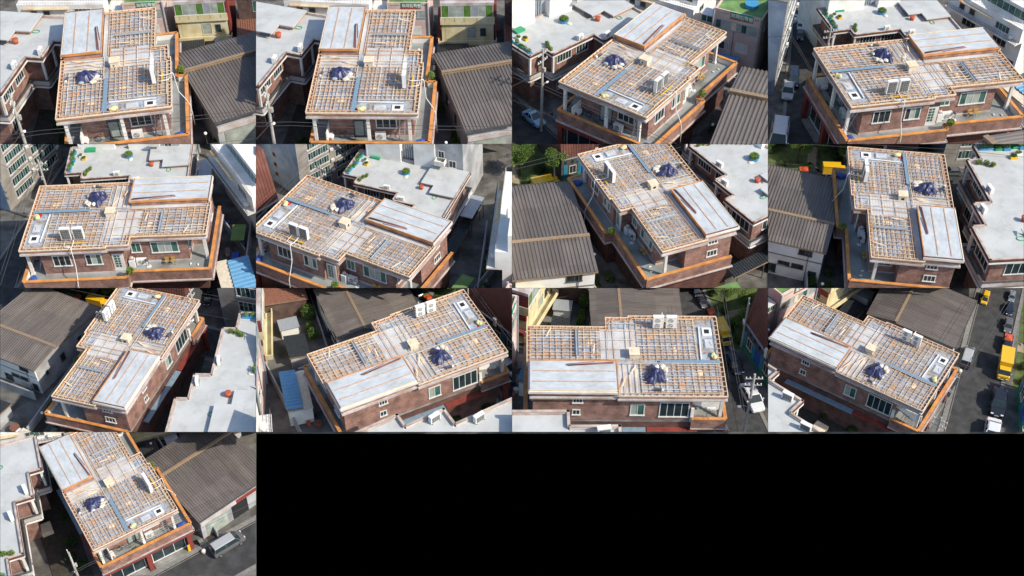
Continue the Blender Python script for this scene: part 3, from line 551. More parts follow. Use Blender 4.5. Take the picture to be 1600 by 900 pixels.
# ================================================================ buildings behind
P=Spec('academy_building','pink rendered block with a green shop sign','building',(11,26,ZG),'pink')
b=MB();b.box(7.5,25.3,ZG,15.2,37,1.55,'pink');P.part('wall',b)
b=MB();b.box(7.75,25.55,1.55,14.95,36.8,1.58,'astro');P.part('roof',b)
b=MB();b.box(7.5,25.3,1.55,15.2,25.5,1.9,'pink');b.box(7.5,25.5,1.55,7.7,37,1.9,'pink');b.box(15.0,25.5,1.55,15.2,37,1.9,'pink');P.part('parapet',b)
windows(P,1,25.3,7.9,14.6,-1.3,.05,8,-1,'alu',['gglass','paleglass','paleglass','palewood','paleglass']);windows(P,1,25.3,8.7,9.8,-4.9,-3.6,1,-1,'frame','glass');windows(P,1,25.3,10.1,10.4,-4.9,-3.6,1,-1,'frame','paleglass')
windows(P,0,15.2,27,29,-1.2,0,3,1,'frame','glass');windows(P,0,7.5,27,30,-1.2,0,3,-1,'frame','glass')
b=MB();b.box(11.5,25.24,-5.0,13.6,25.3,-3.2,'white');P.part('wall_board',b)
b=MB()
for x in (7.42,15.0): b.tube([(x,25.2,ZG),(x,25.2,1.9)],.14,'alu',8)
b.tube([(11.0,25.22,-6.5),(11.0,25.22,-1.4)],.04,'slate',6);P.part('drain_pipe',b)
b=MB();b.box(10.1,25.2,.72,13.8,25.3,1.92,'green');sg=P.part('sign_panel',b);b=MB();b.box(10.1,25.17,.72,13.3,25.2,.9,'red');P.part('sign_stripe',b,sg)
def text(body,size,org,m,rot=(math.pi/2,0,0),bold=.02,ext=.02):
    cu=bpy.data.curves.new('lettering','FONT');cu.body=body;cu.size=size;cu.extrude=ext;cu.offset=bold;o=bpy.data.objects.new('lettering',cu);sc.collection.objects.link(o)
    bpy.context.view_layer.update();me=bpy.data.meshes.new_from_object(o.evaluated_get(bpy.context.evaluated_depsgraph_get()));bpy.data.objects.remove(o);bpy.data.curves.remove(cu)
    me.transform(Matrix.Translation(Vector(org))@Matrix.Rotation(rot[2],4,'Z')@Matrix.Rotation(rot[0],4,'X'));me.materials.clear();me.materials.append(M[m]);return me
me=text('브레인',.78,(10.2,25.17,1.06),'white');me.transform(Matrix.Translation(-P.org));P.part('sign_lettering',None,sg,mesh=me)
me=text('학원',.78,(12.35,25.17,1.06),'white');me.transform(Matrix.Translation(-P.org));P.part('sign_lettering',None,sg,mesh=me)
b=MB();b.blob((12.15,25.16,1.5),.12,'blue',2,0,1,(1,.3,1));b.blob((12.15,25.16,1.15),.12,'ypaint',2,0,1,(1,.3,1));P.part('sign_emblem',b,sg)
b=MB()
for k in range(7): b=MB();b.box(8.0+k*.27,25.26,1.3,8.12+k*.27,25.3,1.45,'green');P.part('wall_letter',b)
b=MB();b.box(14.1,25.26,1.3,14.25,25.3,1.5,'dark');b.box(14.45,25.26,1.3,14.6,25.3,1.5,'dark');P.part('wall_marks',b)
b=MB();b.tube([(12.4,28.5,1.58),(12.4,28.5,2.3)],[1.0,1.1],'cyan',20);single('water_tub','big blue tub on the green roof of academy block','tub',(12.4,28.5,1.6),b,'pink')
s=Spec('stair_annex','narrow pink annex with a glazed top beside academy block','annex',(6.3,26.5,ZG),'pink');b=MB();b.box(5.2,25.8,ZG,7.3,28,-1.2,'pink');s.part('wall',b);b=MB();b.box(5.3,25.9,-1.2,7.2,27.9,-.15,'gglass');s.part('glazing',b);b=MB()
for x in (5.3,6.2,7.15): b.box(x-.05,25.82,-1.2,x+.05,25.9,-.1,'frame')
b.box(5.2,25.8,-.14,7.3,28,-.02,'frame');s.part('frame',b)
Y=Spec('corner_building','cream block with green glazed top floor and long balcony','building',(22.5,27,ZG),'yellow')
b=MB();b.box(17.9,25.4,ZG,27.7,37,-2.3,'cream');b.box(17.7,25.0,-2.3,27.9,37,-.75,'cream');b.box(17.75,25.06,1.75,27.85,37,2.3,'cornice');b.box(17.78,25.1,-.75,17.9,36.9,1.75,'maroon');b.box(27.7,25.1,-.75,27.82,36.9,1.75,'maroon');Y.part('wall',b)
for q_ in ((17.6,25.35,-3.5,17.92,37,-2.32),(16.9,25.4,-6.3,17.6,37,-5.5),(27.9,25.3,ZG,28.3,37,2)):
    b=MB();b.box(*q_,'maroon');Y.part('side_cladding',b)
windows(Y,1,25.15,17.95,27.6,-.7,1.7,7,-1,'frame',['greenpane','paleglass','paleglass','greenpane','alu','paleglass','greenpane'])
b=MB();b.box(17.2,24.2,-6.3,28.3,25.35,-6.1,'cream');b.box(17.2,24.2,-6.1,28.3,24.35,-5.35,'cream');b.box(17.2,24.35,-6.1,17.35,25.35,-5.35,'cream');b.box(28.15,24.35,-6.1,28.3,25.35,-5.35,'cream');Y.part('balcony',b)
windows(Y,1,25.4,22.6,24.4,-5.4,-3.0,1,-1,'cream','paleglass');windows(Y,1,25.4,25.2,26.2,-4.9,-3.4,1,-1,'slate','glass');windows(Y,0,17.9,27,29,-4.8,-3.5,4,-1,'alu','glass')
b=MB();b.box(18.6,25.36,-5.6,22.2,25.4,-2.9,'cream');Y.part('wall_panel',b)
b=MB()
for x in (18.6,20.4,22.2,24.6,26.6): b.box(x,24.95,-1.6,x+.12,25.0,-.8,'canopy')
Y.part('rust_stain',b)
s=Spec('brown_apartment','dark brown brick block beyond the cream building','building',(36,28,ZG),'yellow');b=MB();b.box(30,26.5,ZG,44,38,3,'brown');s.part('wall',b);windows(s,1,26.5,33,37,-1.5,.8,4,-1,'alu','gglass');b=MB();b.box(30,26.5,3,44,38,3.1,'conc');s.part('roof',b)
Wt=Spec('white_apartment','white rendered block with balcony rail and rusty canopy','building',(-3,27,ZG),'white')
b=MB();b.box(-12,25,-1.2,4,37,1.5,'wall');b.box(-12,25.9,ZG,4,37,-1.2,'wall');b.box(-12,26.6,1.5,4,37,4.2,'wall');Wt.part('wall',b)
windows(Wt,1,25,-1.5,1.5,-.65,.55,4,-1,'frame',['slate','gglass','gglass','slate']);windows(Wt,1,25,-9.7,-8.5,-.85,.15,1,-1,'cornice','glass');windows(Wt,1,25,-7.4,-6.2,-.85,.15,1,-1,'cornice','glass')
b=MB();b.bar((-10.9,24.7,.75),(-2.4,24.7,.75),.7,.08,'canopy');Wt.part('canopy',b)
b=MB();b.box(-12,23.9,-1.45,4,25.9,-1.2,'white');Wt.part('balcony',b)
b=MB()
for z in (-1.0,-.75,-.4): b.bar((-12,23.95,z),(4,23.95,z),.04,.04,'slate')
for k in range(33): b.bar((-12+k*.5,23.95,-1.2),(-12+k*.5,23.95,-.4),.03,.03,'slate')
for z in (1.9,2.3): b.bar((-12,25.1,z),(4,25.1,z),.04,.04,'cornice')
for k in range(33): b.bar((-12+k*.5,25.1,1.5),(-12+k*.5,25.1,2.3),.03,.03,'cornice')
Wt.part('railing',b)
windows(Wt,1,26.6,-10,3,2.1,3.6,10,-1,'frame','gglass');windows(Wt,1,25.9,-2,1,-4,-1.9,3,-1,'frame','glass');windows(Wt,1,25.9,-9,-6,-4,-1.9,3,-1,'frame','glass');windows(Wt,1,25.9,1.4,3.6,-8.2,-5.5,2,-1,'frame','glass')
windows(Wt,0,4,28,30,-.6,.6,2,1,'frame','glass')
b=MB();b.box(-12,22.4,ZG,4.2,22.6,-7.0,'plaster');single('front_wall','low plaster wall before the white block','wall',(-4,22.5,ZG),b,'white')
for q,(x,y,z,m) in enumerate([(2.2,24.6,-1.2,'plastic'),(-3,23.4,ZG,'terra'),(-.5,23.6,ZG,'slate'),(1.6,23.2,ZG,'blue')]):
    b=MB();b.blob((x,y,z+.4),.45,m,2,.2,130+q,(1,1,.9),-.4);single('stored_item',('white box on the balcony of','terracotta pot below','dark bin bag below','blue tub below')[q]+' the white block','container',(x,y,z),b,'white')
F=Spec('tall_white_block','tall blank white block with grey recessed pipe shaft','building',(-18,9,ZG),'farwhite')
b=MB();b.box(-26,.4,ZG,-14.3,6.95,9,'wall');b.box(-26,6.95,ZG,-15.6,9.6,9,'plaster');b.box(-26,9.6,ZG,-14.3,13.7,9,'wall');b.box(-26,13.7,ZG,-14.6,19,9,'plaster');F.part('wall',b)
b=MB()
for y in (7.5,7.9,8.3,8.7): b.tube([(-15.45,y,ZG),(-15.45,y,9)],.12,'alu',8)
F.part('drain_pipe',b)
b=MB();b.box(-14.6,13.9,1.8,-13.2,15.8,2.0,'white');b.box(-13.35,13.9,2.0,-13.2,15.8,2.8,'white');b.box(-14.6,13.9,2.0,-13.35,14.0,2.8,'white');b.box(-14.6,15.7,2.0,-13.35,15.8,2.8,'white');F.part('balcony',b)
windows(F,0,-14.6,14.3,15.4,2.8,4.2,2,1,'frame','glass');windows(F,0,-14.6,16.3,17.6,1,2.4,2,1,'frame','glass')
b=MB();b.box(-14.6,.2,ZG,-14.25,.42,9,'white');F.part('corner_trim',b)
s=Spec('lane_canopy','grey lean-to canopy over the lane behind the villa','canopy',(-9,22,ZG),'N');b=MB();b.bar((-13,21.6,-4.2),(-7,21.6,-4.2),2.2,.1,'alu');s.part('sheet',b)
for x in (-12.8,-7.2): b=MB();b.bar((x,22.5,ZG),(x,22.5,-4.2),.1,.1,'slate');s.part('post',b)
A=Spec('apartment_block','greige apartment block with rows of grouped windows','building',(-14,-16,ZG),'apt')
b=MB();b.box(-23.3,-26,ZG,-4.5,-10,9,'apt');A.part('wall',b);b=MB();b.box(-4.5,-26,ZG,-4.42,-10.0,9,'aptside');A.part('side_wall',b)
b=MB();b.box(-23.4,-26,9,-4.4,-9.9,9.2,'conc');A.part('roof_edge',b)
for z in (7.0,4.6,1.7,-1.3,-4.3,-7.3):
    for x0,x1 in ((-13.1,-7.4),(-21.8,-15)):
        windows(A,1,-10,x0,x1,z,z+1.8,8,1,'frame',['gglass','glass','gglass','glass'])
        b=MB();b.box(x0-.2,-10,z-.45,x1+.2,-9.92,z-.12,'cornice');A.part('sill_band',b)
for z in (0,-2.9,-5.7): windows(A,0,-4.42,-19.9,-18.9,z-.4,z+.5,1,1,'terra','glass')
for z in (1.4,-1.6,-4.6):
    for q,x in enumerate((-13.9,-22.4)):
        s=acunit('air conditioner '+('mid facade','at facade end')[q]+' of apartment block, '+{1.4:'third floor',-1.6:'second floor',-4.6:'first floor'}[z],x,-9.7,z-.2,math.pi,'apt',two=False,k=.9,group='air conditioners on the apartment block')
C=Spec('clad_building','building with red oxide metal top and slate front','building',(8.5,-15,ZG),'clad')
b=MB();b.box(1.8,-24,ZG,15.4,-9.75,-4.0,'slate');C.part('wall',b)
b=MB();pts=[]
for k in range(27):
    x=1.8+k*13.6/27;b.add([(x,-9.8,-3.95),(x+.46,-9.8,-3.95),(x+.46,-11.6,4.2),(x,-11.6,4.2)],[(0,1,2,3)],'oxide');b.bar((x+.48,-9.76,-3.95),(x+.48,-11.56,4.2),.05,.08,'oxide')
b.box(1.8,-24,-4,15.4,-11.7,4.2,'oxide')
b.add([(1.8,-9.8,-4),(1.8,-11.7,-4),(1.8,-11.7,4.2),(1.8,-11.6,4.2)],[(0,1,2,3)],'oxide');b.add([(15.4,-9.8,-4),(15.4,-11.7,-4),(15.4,-11.7,4.2),(15.4,-11.6,4.2)],[(3,2,1,0)],'oxide');C.part('metal_facade',b)
b=MB();b.box(1.8,-9.75,ZG,15.4,-9.65,-8.1,'green');b.box(1.8,-9.8,-4.15,15.4,-9.6,-3.98,'alu');C.part('base_band',b)
for x in (14.2,11.5,9.2,6.6,3.6): b=MB();b.box(x,-9.76,-8.0,x+.75,-9.68,-5.4,'teal');C.part('wall_panel',b)
b=MB();b.box(10.0,-9.76,-8.1,11.3,-9.66,-5.6,'blue');C.part('door',b)
for x in (12.5,7.6,4.7): windows(C,1,-9.75,x,x+1.3,-7.4,-5.8,2,1,'bag','glass')
for x in fr(2.4,14.6,10): b=MB();b.box(x-.22,-9.76,-5.1,x+.22,-9.7,-4.5,'glass');C.part('vent_window',b)
b=MB();b.box(8.3,-9.7,-4.6,8.9,-9.4,-3.0,'white');C.part('sign_box',b)
# shed with blue roof
s=Spec('blue_roof_shed','small shed under a blue ribbed roof','shed',(9.8,23,ZG),'shed')
b=MB();b.box(6.6,21.6,ZG,13.2,24.5,-6.3,'wall');s.part('wall',b);s.part('blue_roof',ribroof(22.7,24.7,-5.95,-5.8,6.7,13.2,.5,'bluesheet'));b=MB();b.bar((6.4,22.1,-6.1),(12.7,22.1,-6.1),1.15,.1,'bag');s.part('pale_roof',b);b=MB();b.box(7.4,21.57,ZG,8.2,21.6,-6.9,'slate');s.part('door',b)
for q,(x,y) in enumerate(((15.2,21),(5.7,21.3))):
    s=Spec('clay_tub',('dark red tub at the right end','dark red tub at the left end')[q]+' of blue roofed shed','tub',(x,y,ZG),'shed',group='red tubs by the shed');b=MB();b.tube([(x,y,ZG),(x,y,ZG+.7)],[.38,.5],'maroon',14);s.part('bowl',b);b=MB();b.tube([(x,y,ZG+.7),(x,y,ZG+.76)],[.52,.5],'rust',14);s.part('lid',b)
b=MB();b.box(3.4,20.1,ZG,4.6,21.0,ZG+.8,'blue');single('water_tank','blue water tank behind the brick house','tank',(4,20.5,ZG),b)
b=MB();b.bar((.2,20.9,-6.6),(3.0,20.9,-6.6),1.5,.08,'astro');b.bar((.3,20.2,ZG),(.3,20.2,-6.6),.08,.08,'slate');b.bar((2.9,20.2,ZG),(2.9,20.2,-6.6),.08,.08,'slate');single('green_lean_to','green lean-to roof behind the brick house','lean-to',(1.6,20.9,ZG),b)
b=MB();b.box(-6,21.9,ZG,20,22.05,-7.3,'plaster');single('back_wall','long low grey wall behind the brick house','wall',(6,22,ZG),b)
for q,(x,y) in enumerate([(5.0,20.4),(7.6,20.6),(8.4,20.2),(9.5,20.6)]):
    b=MB();b.tube([(x,y,ZG),(x,y,ZG+.5)],[.22,.28],('plastic','terra','plastic','slate')[q],12);single('lane_tub',('white bucket beside the blue tank','terracotta bucket behind house','white bucket behind house','dark bucket behind house')[q]+' in the back lane','bucket',(x,y,ZG),b,group='buckets in the back lane')
rc=random.Random(77)
for q in range(9):
    x=-9+q*1.55;y=23.1+rc.uniform(-.25,.35);m=('terra','slate','plastic','blue','green','bag','alu','terra','slate')[q];r=rc.uniform(.22,.4)
    b=MB();b.tube([(x,y,ZG),(x,y,ZG+r*1.5)],[r*.8,r],m,12)
    if q%2==0: b.leaves((x,y,ZG+r*2),(r*1.4,r*1.4,r),140,.09,'leaf3',500+q)
    single('yard_pot',('terracotta','dark','white','blue','green','beige','metal','small terracotta','last dark')[q]+' pot in the row before the white block','pot',(x,y,ZG),b,'white',group='pots before the white block')
for q,(x,y,w_,d_,h_,m) in enumerate([(12.6,-.0,.5,.5,.8,'slate'),(12.2,19.7,1.2,.7,.9,'plastic'),(9.6,19.9,.9,.6,.7,'alu'),(3.0,19.6,.8,.5,.6,'bag'),(12.0,17.9,.6,.5,.5,'terra')]):
    b=MB();b.box(x-w_/2,y-d_/2,ZG+.13,x+w_/2,y+d_/2,ZG+.13+h_,m);b.box(x-w_/2-.03,y-d_/2-.03,ZG+.13+h_,x+w_/2+.03,y+d_/2+.03,ZG+.17+h_,'kerb')
    single('storage_box',('dark box at the street end of the path','white chest at the back corner of house','metal chest behind the house','beige chest behind the house','red brown chest on the garden path')[q],'storage box',(x,y,ZG),b)
# yard beyond R
s=Spec('lean_to_shed','dark ribbed lean-to shed in the back yard','shed',(20,22,ZG),'yardback');b=MB();b.box(17.4,20.6,ZG,22.4,23.8,-6.9,'plaster');s.part('wall',b);s.part('roof',ribroof(20.4,24,-6.5,-6.1,17.2,22.6,.35,'solar'))
s=Spec('small_white_shed','small white shed with a flat grey roof','shed',(26,22.5,ZG),'yardback');b=MB();b.box(24.6,21,ZG,27,24,-6.6,'wall');s.part('wall',b);b=MB();b.box(24.4,20.8,-6.6,27.2,24.2,-6.45,'alu');s.part('roof',b)
b=MB();b.box(16.5,17.2,ZG,40,17.35,-7.2,'plaster');single('yard_wall','grey yard wall behind the ribbed building','wall',(26,17.3,ZG),b,'yardback')
for q,(x,y,r) in enumerate([(28,18.6,1.3),(23,18.9,1.0),(25.2,19.0,.8)]):
    s=Spec('yard_tree',('tall round tree','round bush','small bush')[q]+' in the yard behind the ribbed building','tree',(x,y,ZG),'yardback',group='bushes in the back yard');b=MB();b.leaves((x,y,ZG+r*1.4),(r,r,r*1.2),1300,.14,'leaf',140+q);b.blob((x,y,ZG+r*1.3),r*.75,'leaf2',2,.2,q,(1,1,1.2));s.part('crown',b);b=MB();b.tube([(x,y,ZG),(x,y,ZG+r)],.1,'bark',6);s.part('trunk',b)
s=Spec('brown_tiled_house','brown brick house with a ribbed roof past the yard','house',(34,21,ZG),'yardback');b=MB();b.box(29,18.5,ZG,42,27,-4.6,'brown');s.part('wall',b);s.part('roof',ribroof(18.2,27.3,-4.5,-3.6,28.7,42.3,.4,'rust'));windows(s,1,18.5,31,32.6,-7,-5.6,2,-1)
b=MB()
# ================================================================ park
for q,(x,y,h,r) in enumerate([(18.3,-13.2,8,2.5),(24.5,-16,7.5,2.6),(29.4,-12.6,8.5,2.7),(21.5,-21,8,2.9),(33,-19,8,3),(38,-13,8,2.8),(28,-24,8,3)]):
    s=Spec('park_tree',('broad tree nearest the clad building','leafy tree second from the clad building','tall roadside tree in the middle','leafy tree behind the first tree','leafy tree deep in the park','far roadside tree','tree at the back')[q]+' in the park','tree',(x,y,ZG),'park',group='trees in the park')
    b=MB();b.tube([(x,y,ZG),(x+.1,y,ZG+h*.35),(x-.1,y+.2,ZG+h*.7)],[.28,.2,.08],'bark',8)
    rt=random.Random(200+q)
    cl=[]
    for k in range(9):
        a=rt.uniform(0,6.28);d=r*rt.uniform(.25,.75);cz=ZG+h*.55+rt.uniform(0,h*.38);c=(x+d*math.cos(a),y+d*math.sin(a),cz);cl.append(c);b.tube([(x,y,ZG+h*.4),((x+c[0])/2,(y+c[1])/2,(ZG+h*.4+cz)/2+.1),c],[.1,.07,.03],'bark',5)
    s.part('trunk',b);b=MB()
    for k,c in enumerate(cl): b.leaves(c,(r*.5,r*.5,r*.4),420,.16,'leaf3' if k%3==0 else 'leaf',300+q*20+k)
    s.part('crown',b)
for q,(x,y,r) in enumerate([(17.5,-11.2,.7),(21,-11.0,.8),(23,-12.4,1.0),(26.5,-11.4,.9),(20.5,-16,1.2),(27.5,-19,1.3),(32.5,-11,.8),(35.5,-15.5,1.1)]):
    s=Spec('park_bush',('low bush nearest the clad building','round bush by the parked truck','wide bush behind the truck','roadside bush by the path','large bush among the tree trunks','large bush behind the sandy path','small bush at the far roadside','dark bush under the far tree')[q]+' in the park','bush',(x,y,ZG),'park',group='bushes in the park');b=MB();b.leaves((x,y,ZG+r*.8),(r*1.2,r,r*.8),650,.13,('leaf','leaf2','leaf3')[q%3],400+q);b.blob((x,y,ZG+r*.5),r*.8,'leaf2',2,.2,q,(1.1,1,.8));s.part('foliage',b);b=MB();b.tube([(x,y,ZG),(x,y,ZG+r*.7)],.06,'bark',5);s.part('stem',b)
# shops at the far end of the street
Sh=Spec('shop_row','far row of shops with magenta and red awnings','shops',(-52,-6,ZG),'shops',only={4})
b=MB();b.box(-58,-18,ZG,-52,4,-3,'wall');Sh.part('wall',b)
for q,(y0,y1,m) in enumerate(((-17,-11,'magenta'),(-10.8,-5.5,'cyan'),(-5.2,-.5,'red'),(-.2,4,'magenta'))):
    b=MB();b.bar((-51.4,y0,-5.2),(-51.4,y1,-5.2),1.4,.15,m);b.box(-52.05,y0,-5,-51.95,y1,-3.6,m);Sh.part('awning',b);windows(Sh,0,-52,y0+.3,y1-.3,-8.3,-5.6,3,1,'frame','glass')
# ================================================================ vehicles (local coordinates, front +x)
def car(kind,label,L,W,Ht,paint,cat='car',van=False,truck=False,pickup=False,roof=None):
    s=Spec('car' if not truck else 'box_truck',label,cat,(0,0,ZG),'solo:'+kind);s.local=True
    if van: s.name='van'
    if pickup: s.name='pickup_truck'
    h=L/2;w=W/2
    def loft(st,m,mb):
        # st: (x, zbottom, ztop, halfwidth bottom, halfwidth top)
        vs=[]
        for x,zb,zt,wb,wt in st: vs+=[(x,-wb*.92,zb),(x,-wb,zb+(zt-zb)*.35),(x,-wt,zt-.05),(x,-wt*.88,zt),(x,wt*.88,zt),(x,wt,zt-.05),(x,wb,zb+(zt-zb)*.35),(x,wb*.92,zb)]
        n=8;fs=[(i*n+k,i*n+(k+1)%n,(i+1)*n+(k+1)%n,(i+1)*n+k) for i in range(len(st)-1) for k in range(n)]+[tuple(range(n-1,-1,-1)),tuple(range((len(st)-1)*n,len(st)*n))]
        mb.add(vs,[tuple(reversed(f)) for f in fs],m)
    b=MB()
    if truck:
        ch=2.0;loft([(h-.05,.35,.95,w*.85,w*.85),(h-.12,.3,1.15,w*.95,w*.9),(h-.5,.3,1.3,w,w*.95),(h-1.55,.3,1.3,w,w*.95)],paint,b)
        b.prism([(h-.62,-w*.86),(h-1.55,-w*.88),(h-1.55,w*.88),(h-.62,w*.86)],1.92,2.0,paint);b.box(h-1.6,-w*.9,.5,h-1.5,w*.9,1.95,paint);s.part('cab',b)
        b=MB();b.box(-h,-w,.75,h-1.65,w,Ht,paint);b.box(-h-.01,-w-.02,Ht-.06,h-1.64,w+.02,Ht+.02,paint);b.box(-h,-w-.015,.75,h-1.65,w+.015,.85,'alu');s.part('cargo_box',b)
        b=MB();b.box(-h,-w*.5,.45,h-1.6,w*.5,.74,'slate');s.part('chassis',b);g0,g1,zt,zb=h-.3,h-1.5,1.92,1.28;r0,r1=h-.68,h-1.52
    else:
        bl=.98 if not van else 1.1
        if pickup: 
            loft([(h,.35,.7,w*.8,w*.8),(h-.15,.25,.85,w*.95,w*.9),(h-1.0,.22,.98,w,w*.95),(0,.22,1.0,w,w*.96),(-.1,.22,.75,w,w*.96),(-h,.25,.75,w*.97,w*.95)],'c_black',b)
            for sy in (-1,1): b.box(-h,sy*w-.0 if sy<0 else sy*w-.07,.7,-.1,sy*w+.07 if sy<0 else sy*w,1.05,'c_black')
            b.box(-h,-w,.7,-h+.07,w,1.05,'c_black')
        elif van: loft([(h,.35,.75,w*.82,w*.8),(h-.1,.25,.9,w*.95,w*.88),(h-.75,.22,1.08,w,w*.95),(-h+.1,.22,bl,w,w*.97),(-h,.35,bl-.05,w*.9,w*.9)],paint,b)
        else: loft([(h,.35,.62,w*.78,w*.76),(h-.15,.25,.76,w*.94,w*.86),(h-1.0,.2,.93,w,w*.93),(-h+.8,.2,.98,w,w*.94),(-h+.1,.25,.93,w*.94,w*.86),(-h,.4,.8,w*.84,w*.8)],paint,b)
        if van: g0,g1,r0,r1=h-.7,-h+.06,h-1.45,-h+.3
        elif pickup: g0,g1,r0,r1=h-.95,-.15,h-1.6,-.25
        else: g0,g1,r0,r1=h-1.0,-h+.55,h-1.75,-h+1.25
        zt,zb=Ht-.06,(bl if not pickup else 1.0)-.02
        rw=w*.76;rp_=roof or (paint if not pickup else 'c_black')
        b.add([(r0,-rw,zt),(r0,rw,zt),(r1,rw,zt),(r1,-rw,zt),(r0-.08,-rw*.8,Ht),(r0-.08,rw*.8,Ht),(r1+.08,rw*.8,Ht),(r1+.08,-rw*.8,Ht)],[(4,5,6,7)[::-1],(0,1,5,4),(1,2,6,5),(2,3,7,6),(3,0,4,7)],rp_)
        for x0,x1 in ((g0,r0),((g0+g1)/2-.05,(r0+r1)/2-.05),(g1,r1)):
            for sy in (-1,1): b.bar((x0,sy*w*.93,zb),(x1,sy*rw*1.0,zt+.01),.09,.07,paint if not pickup else 'c_black')
        s.part('body',b)
        if pickup: b=MB();b.box(-h+.1,-w*.8,.8,-.25,w*.8,1.35,'c_orange');b.blob((-1.2,0,1.35),.6,'c_orange',2,.2,3,(1.3,1,.5));s.part('cargo_cover',b)
    wd=w*.92;rw=w*.76 if not truck else w*.86
    if truck: wd=w*.93
    for nm,vs in (('windscreen',[(g0,-wd,zb),(g0,wd,zb),(r0,rw,zt),(r0,-rw,zt)]),('rear_window',[(g1,wd,zb),(g1,-wd,zb),(r1,-rw,zt),(r1,rw,zt)]),('side_window',[(g1,-wd,zb),(g0,-wd,zb),(r0,-rw,zt),(r1,-rw,zt)]),('side_window',[(g0,wd,zb),(g1,wd,zb),(r1,rw,zt),(r0,rw,zt)])):
        if truck and nm=='rear_window': continue
        b=MB();b.add(vs,[(0,1,2,3)],'glass');c=sum((Vector(v) for v in vs),Vector())/4;nn=(Vector(vs[1])-Vector(vs[0])).cross(Vector(vs[2])-Vector(vs[0])).normalized()
        b.add([tuple(Vector(v)-nn*.03) for v in vs],[(3,2,1,0)],'glass');s.part(nm,b)
    if van or truck: pass
    for x in (h-.85,-h+.85):
        for sy in (-1,1):
            b=MB();b.tube([(x,sy*(w-.2),.32),(x,sy*(w+.015),.32)],.32,'tyre',14);i=s.part('wheel',b);b=MB();b.tube([(x,sy*(w+.012),.32),(x,sy*(w+.03),.32)],.2,'hub',12);s.part('rim',b,i)
    fz=.68 if not van else .8
    for sy in (-1,1):
        b=MB();b.box(h-.14,sy*w*.62-.16,fz-.1,h+.01,sy*w*.62+.16,fz+.05,'lampg');s.part('headlight',b)
        b=MB();b.box(-h-.015,sy*w*.68-.12,fz,-h+.1,sy*w*.68+.12,fz+.2,'rlamp');s.part('tail_light',b)
        b=MB();b.box(g0-.35,sy*(w+.1)-.08,zb+.02,g0-.23,sy*(w+.1)+.08,zb+.17,paint if paint!='c_orange' else 'c_black');s.part('wing_mirror',b)
    b=MB();b.box(h-.02,-.26,.4,h+.025,.26,.52,'plastic');s.part('number_plate',b)
    return s
car('lightblue','light blue compact car parked on the street by the pole',3.6,1.6,1.5,'c_lightblue')
car('blackvan','dark navy people carrier driving in mid street',4.9,1.95,1.85,'c_navy',van=True,cat='people carrier')
car('silversedan','silver grey sedan parked by the apartment side',4.6,1.8,1.45,'c_silver')
car('whitevan','white van at the near end of the street',5.1,1.9,2.0,'c_white',van=True,cat='van')
car('darkgrey','dark grey sedan parked along the far kerb',4.6,1.8,1.5,'c_grey')
car('navy','dark navy car farther along the street',4.5,1.8,1.55,'c_navy')
car('whitehatch','white hatchback parked on the street',4.4,1.8,1.5,'c_white')
car('greysedan','light grey sedan at the far end of street',4.6,1.8,1.45,'c_lgrey')
car('blacksuv','glossy black car parked beside the clad building',4.6,1.9,1.65,'c_black')
car('yellowtruck','yellow box truck parked at the kerb by park',5.4,1.9,2.7,'c_yellow',truck=True,cat='truck')
car('orangepickup','black pickup carrying an orange load behind yellow truck',4.9,1.8,1.6,'c_orange',pickup=True,cat='pickup truck')
car('yellowvan','yellow van far up the street near roof edge',4.6,1.8,1.9,'c_yellow',van=True,cat='van')
car('silvervan','silver roofed dark people carrier by the ribbed building',4.9,1.95,1.8,'c_grey',roof='c_silver',van=True,cat='people carrier')
def solo(kind,name,label,cat):
    s=Spec(name,label,cat,(0,0,ZG),'solo:'+kind);s.local=True;return s
s=solo('pole','utility_pole','concrete utility pole with crossarms at the house corner','utility pole')
b=MB();b.tube([(0,0,0),(0,0,11.6)],[.2,.12],'polec',12);s.part('post',b)
for z in (10.9,9.9): b=MB();b.bar((0,-.95,z),(0,.95,z),.09,.09,'polec');i=s.part('crossarm',b);b=MB();[b.tube([(0,y,z+.05),(0,y,z+.25)],.06,'plastic',8) for y in (-.85,-.45,.45,.85)];s.part('insulator',b,i)
b=MB();b.box(.15,-.15,8.6,.4,.15,9.1,'polec');s.part('junction_box',b)
b=MB();b.tube([(0,0,6.3),(0,.5,6.6),(0,.95,6.5)],.035,'polec',6);b.blob((0,1.05,6.45),.18,'lampg',2,0,1,(1,1.4,.6));s.part('street_light',b)
s=solo('pole2','utility_pole','slim concrete pole at the corner of clad building','utility pole')
b=MB();b.tube([(0,0,0),(0,0,9)],[.17,.11],'polec',10);s.part('post',b);b=MB();b.bar((-.6,0,8.4),(.6,0,8.4),.08,.08,'polec');s.part('crossarm',b);b=MB();b.box(-.35,.1,4.4,.35,.3,4.9,'plastic');s.part('sign_board',b)
s=solo('sign','signboard','yellow standing signboard in front of the house shop','signboard');b=MB();b.bar((0,0,.1),(0,0,1.6),.8,.1,'ypaint') if 0 else b.box(-.4,-.06,.1,.4,.06,1.6,'ypaint');s.part('panel',b)
b=MB();[b.box(-.3,-.075,.4+k*.35,.3,-.06,.5+k*.35,'rust') for k in range(3)];s.part('lettering_bars',b) if 0 else None
b=MB();b.box(-.4,-.2,0,-.34,.2,.1,'slate');b.box(.34,-.2,0,.4,.2,.1,'slate');s.part('foot',b)
s=solo('bin','street_planter','small round pot standing at the street kerb','pot');b=MB();b.tube([(0,0,0),(0,0,.45)],[.25,.32],'bag',12);s.part('bowl',b);b=MB();b.blob((0,0,.5),.24,'plastic',2,.25,4,(1,1,.6));s.part('contents',b)
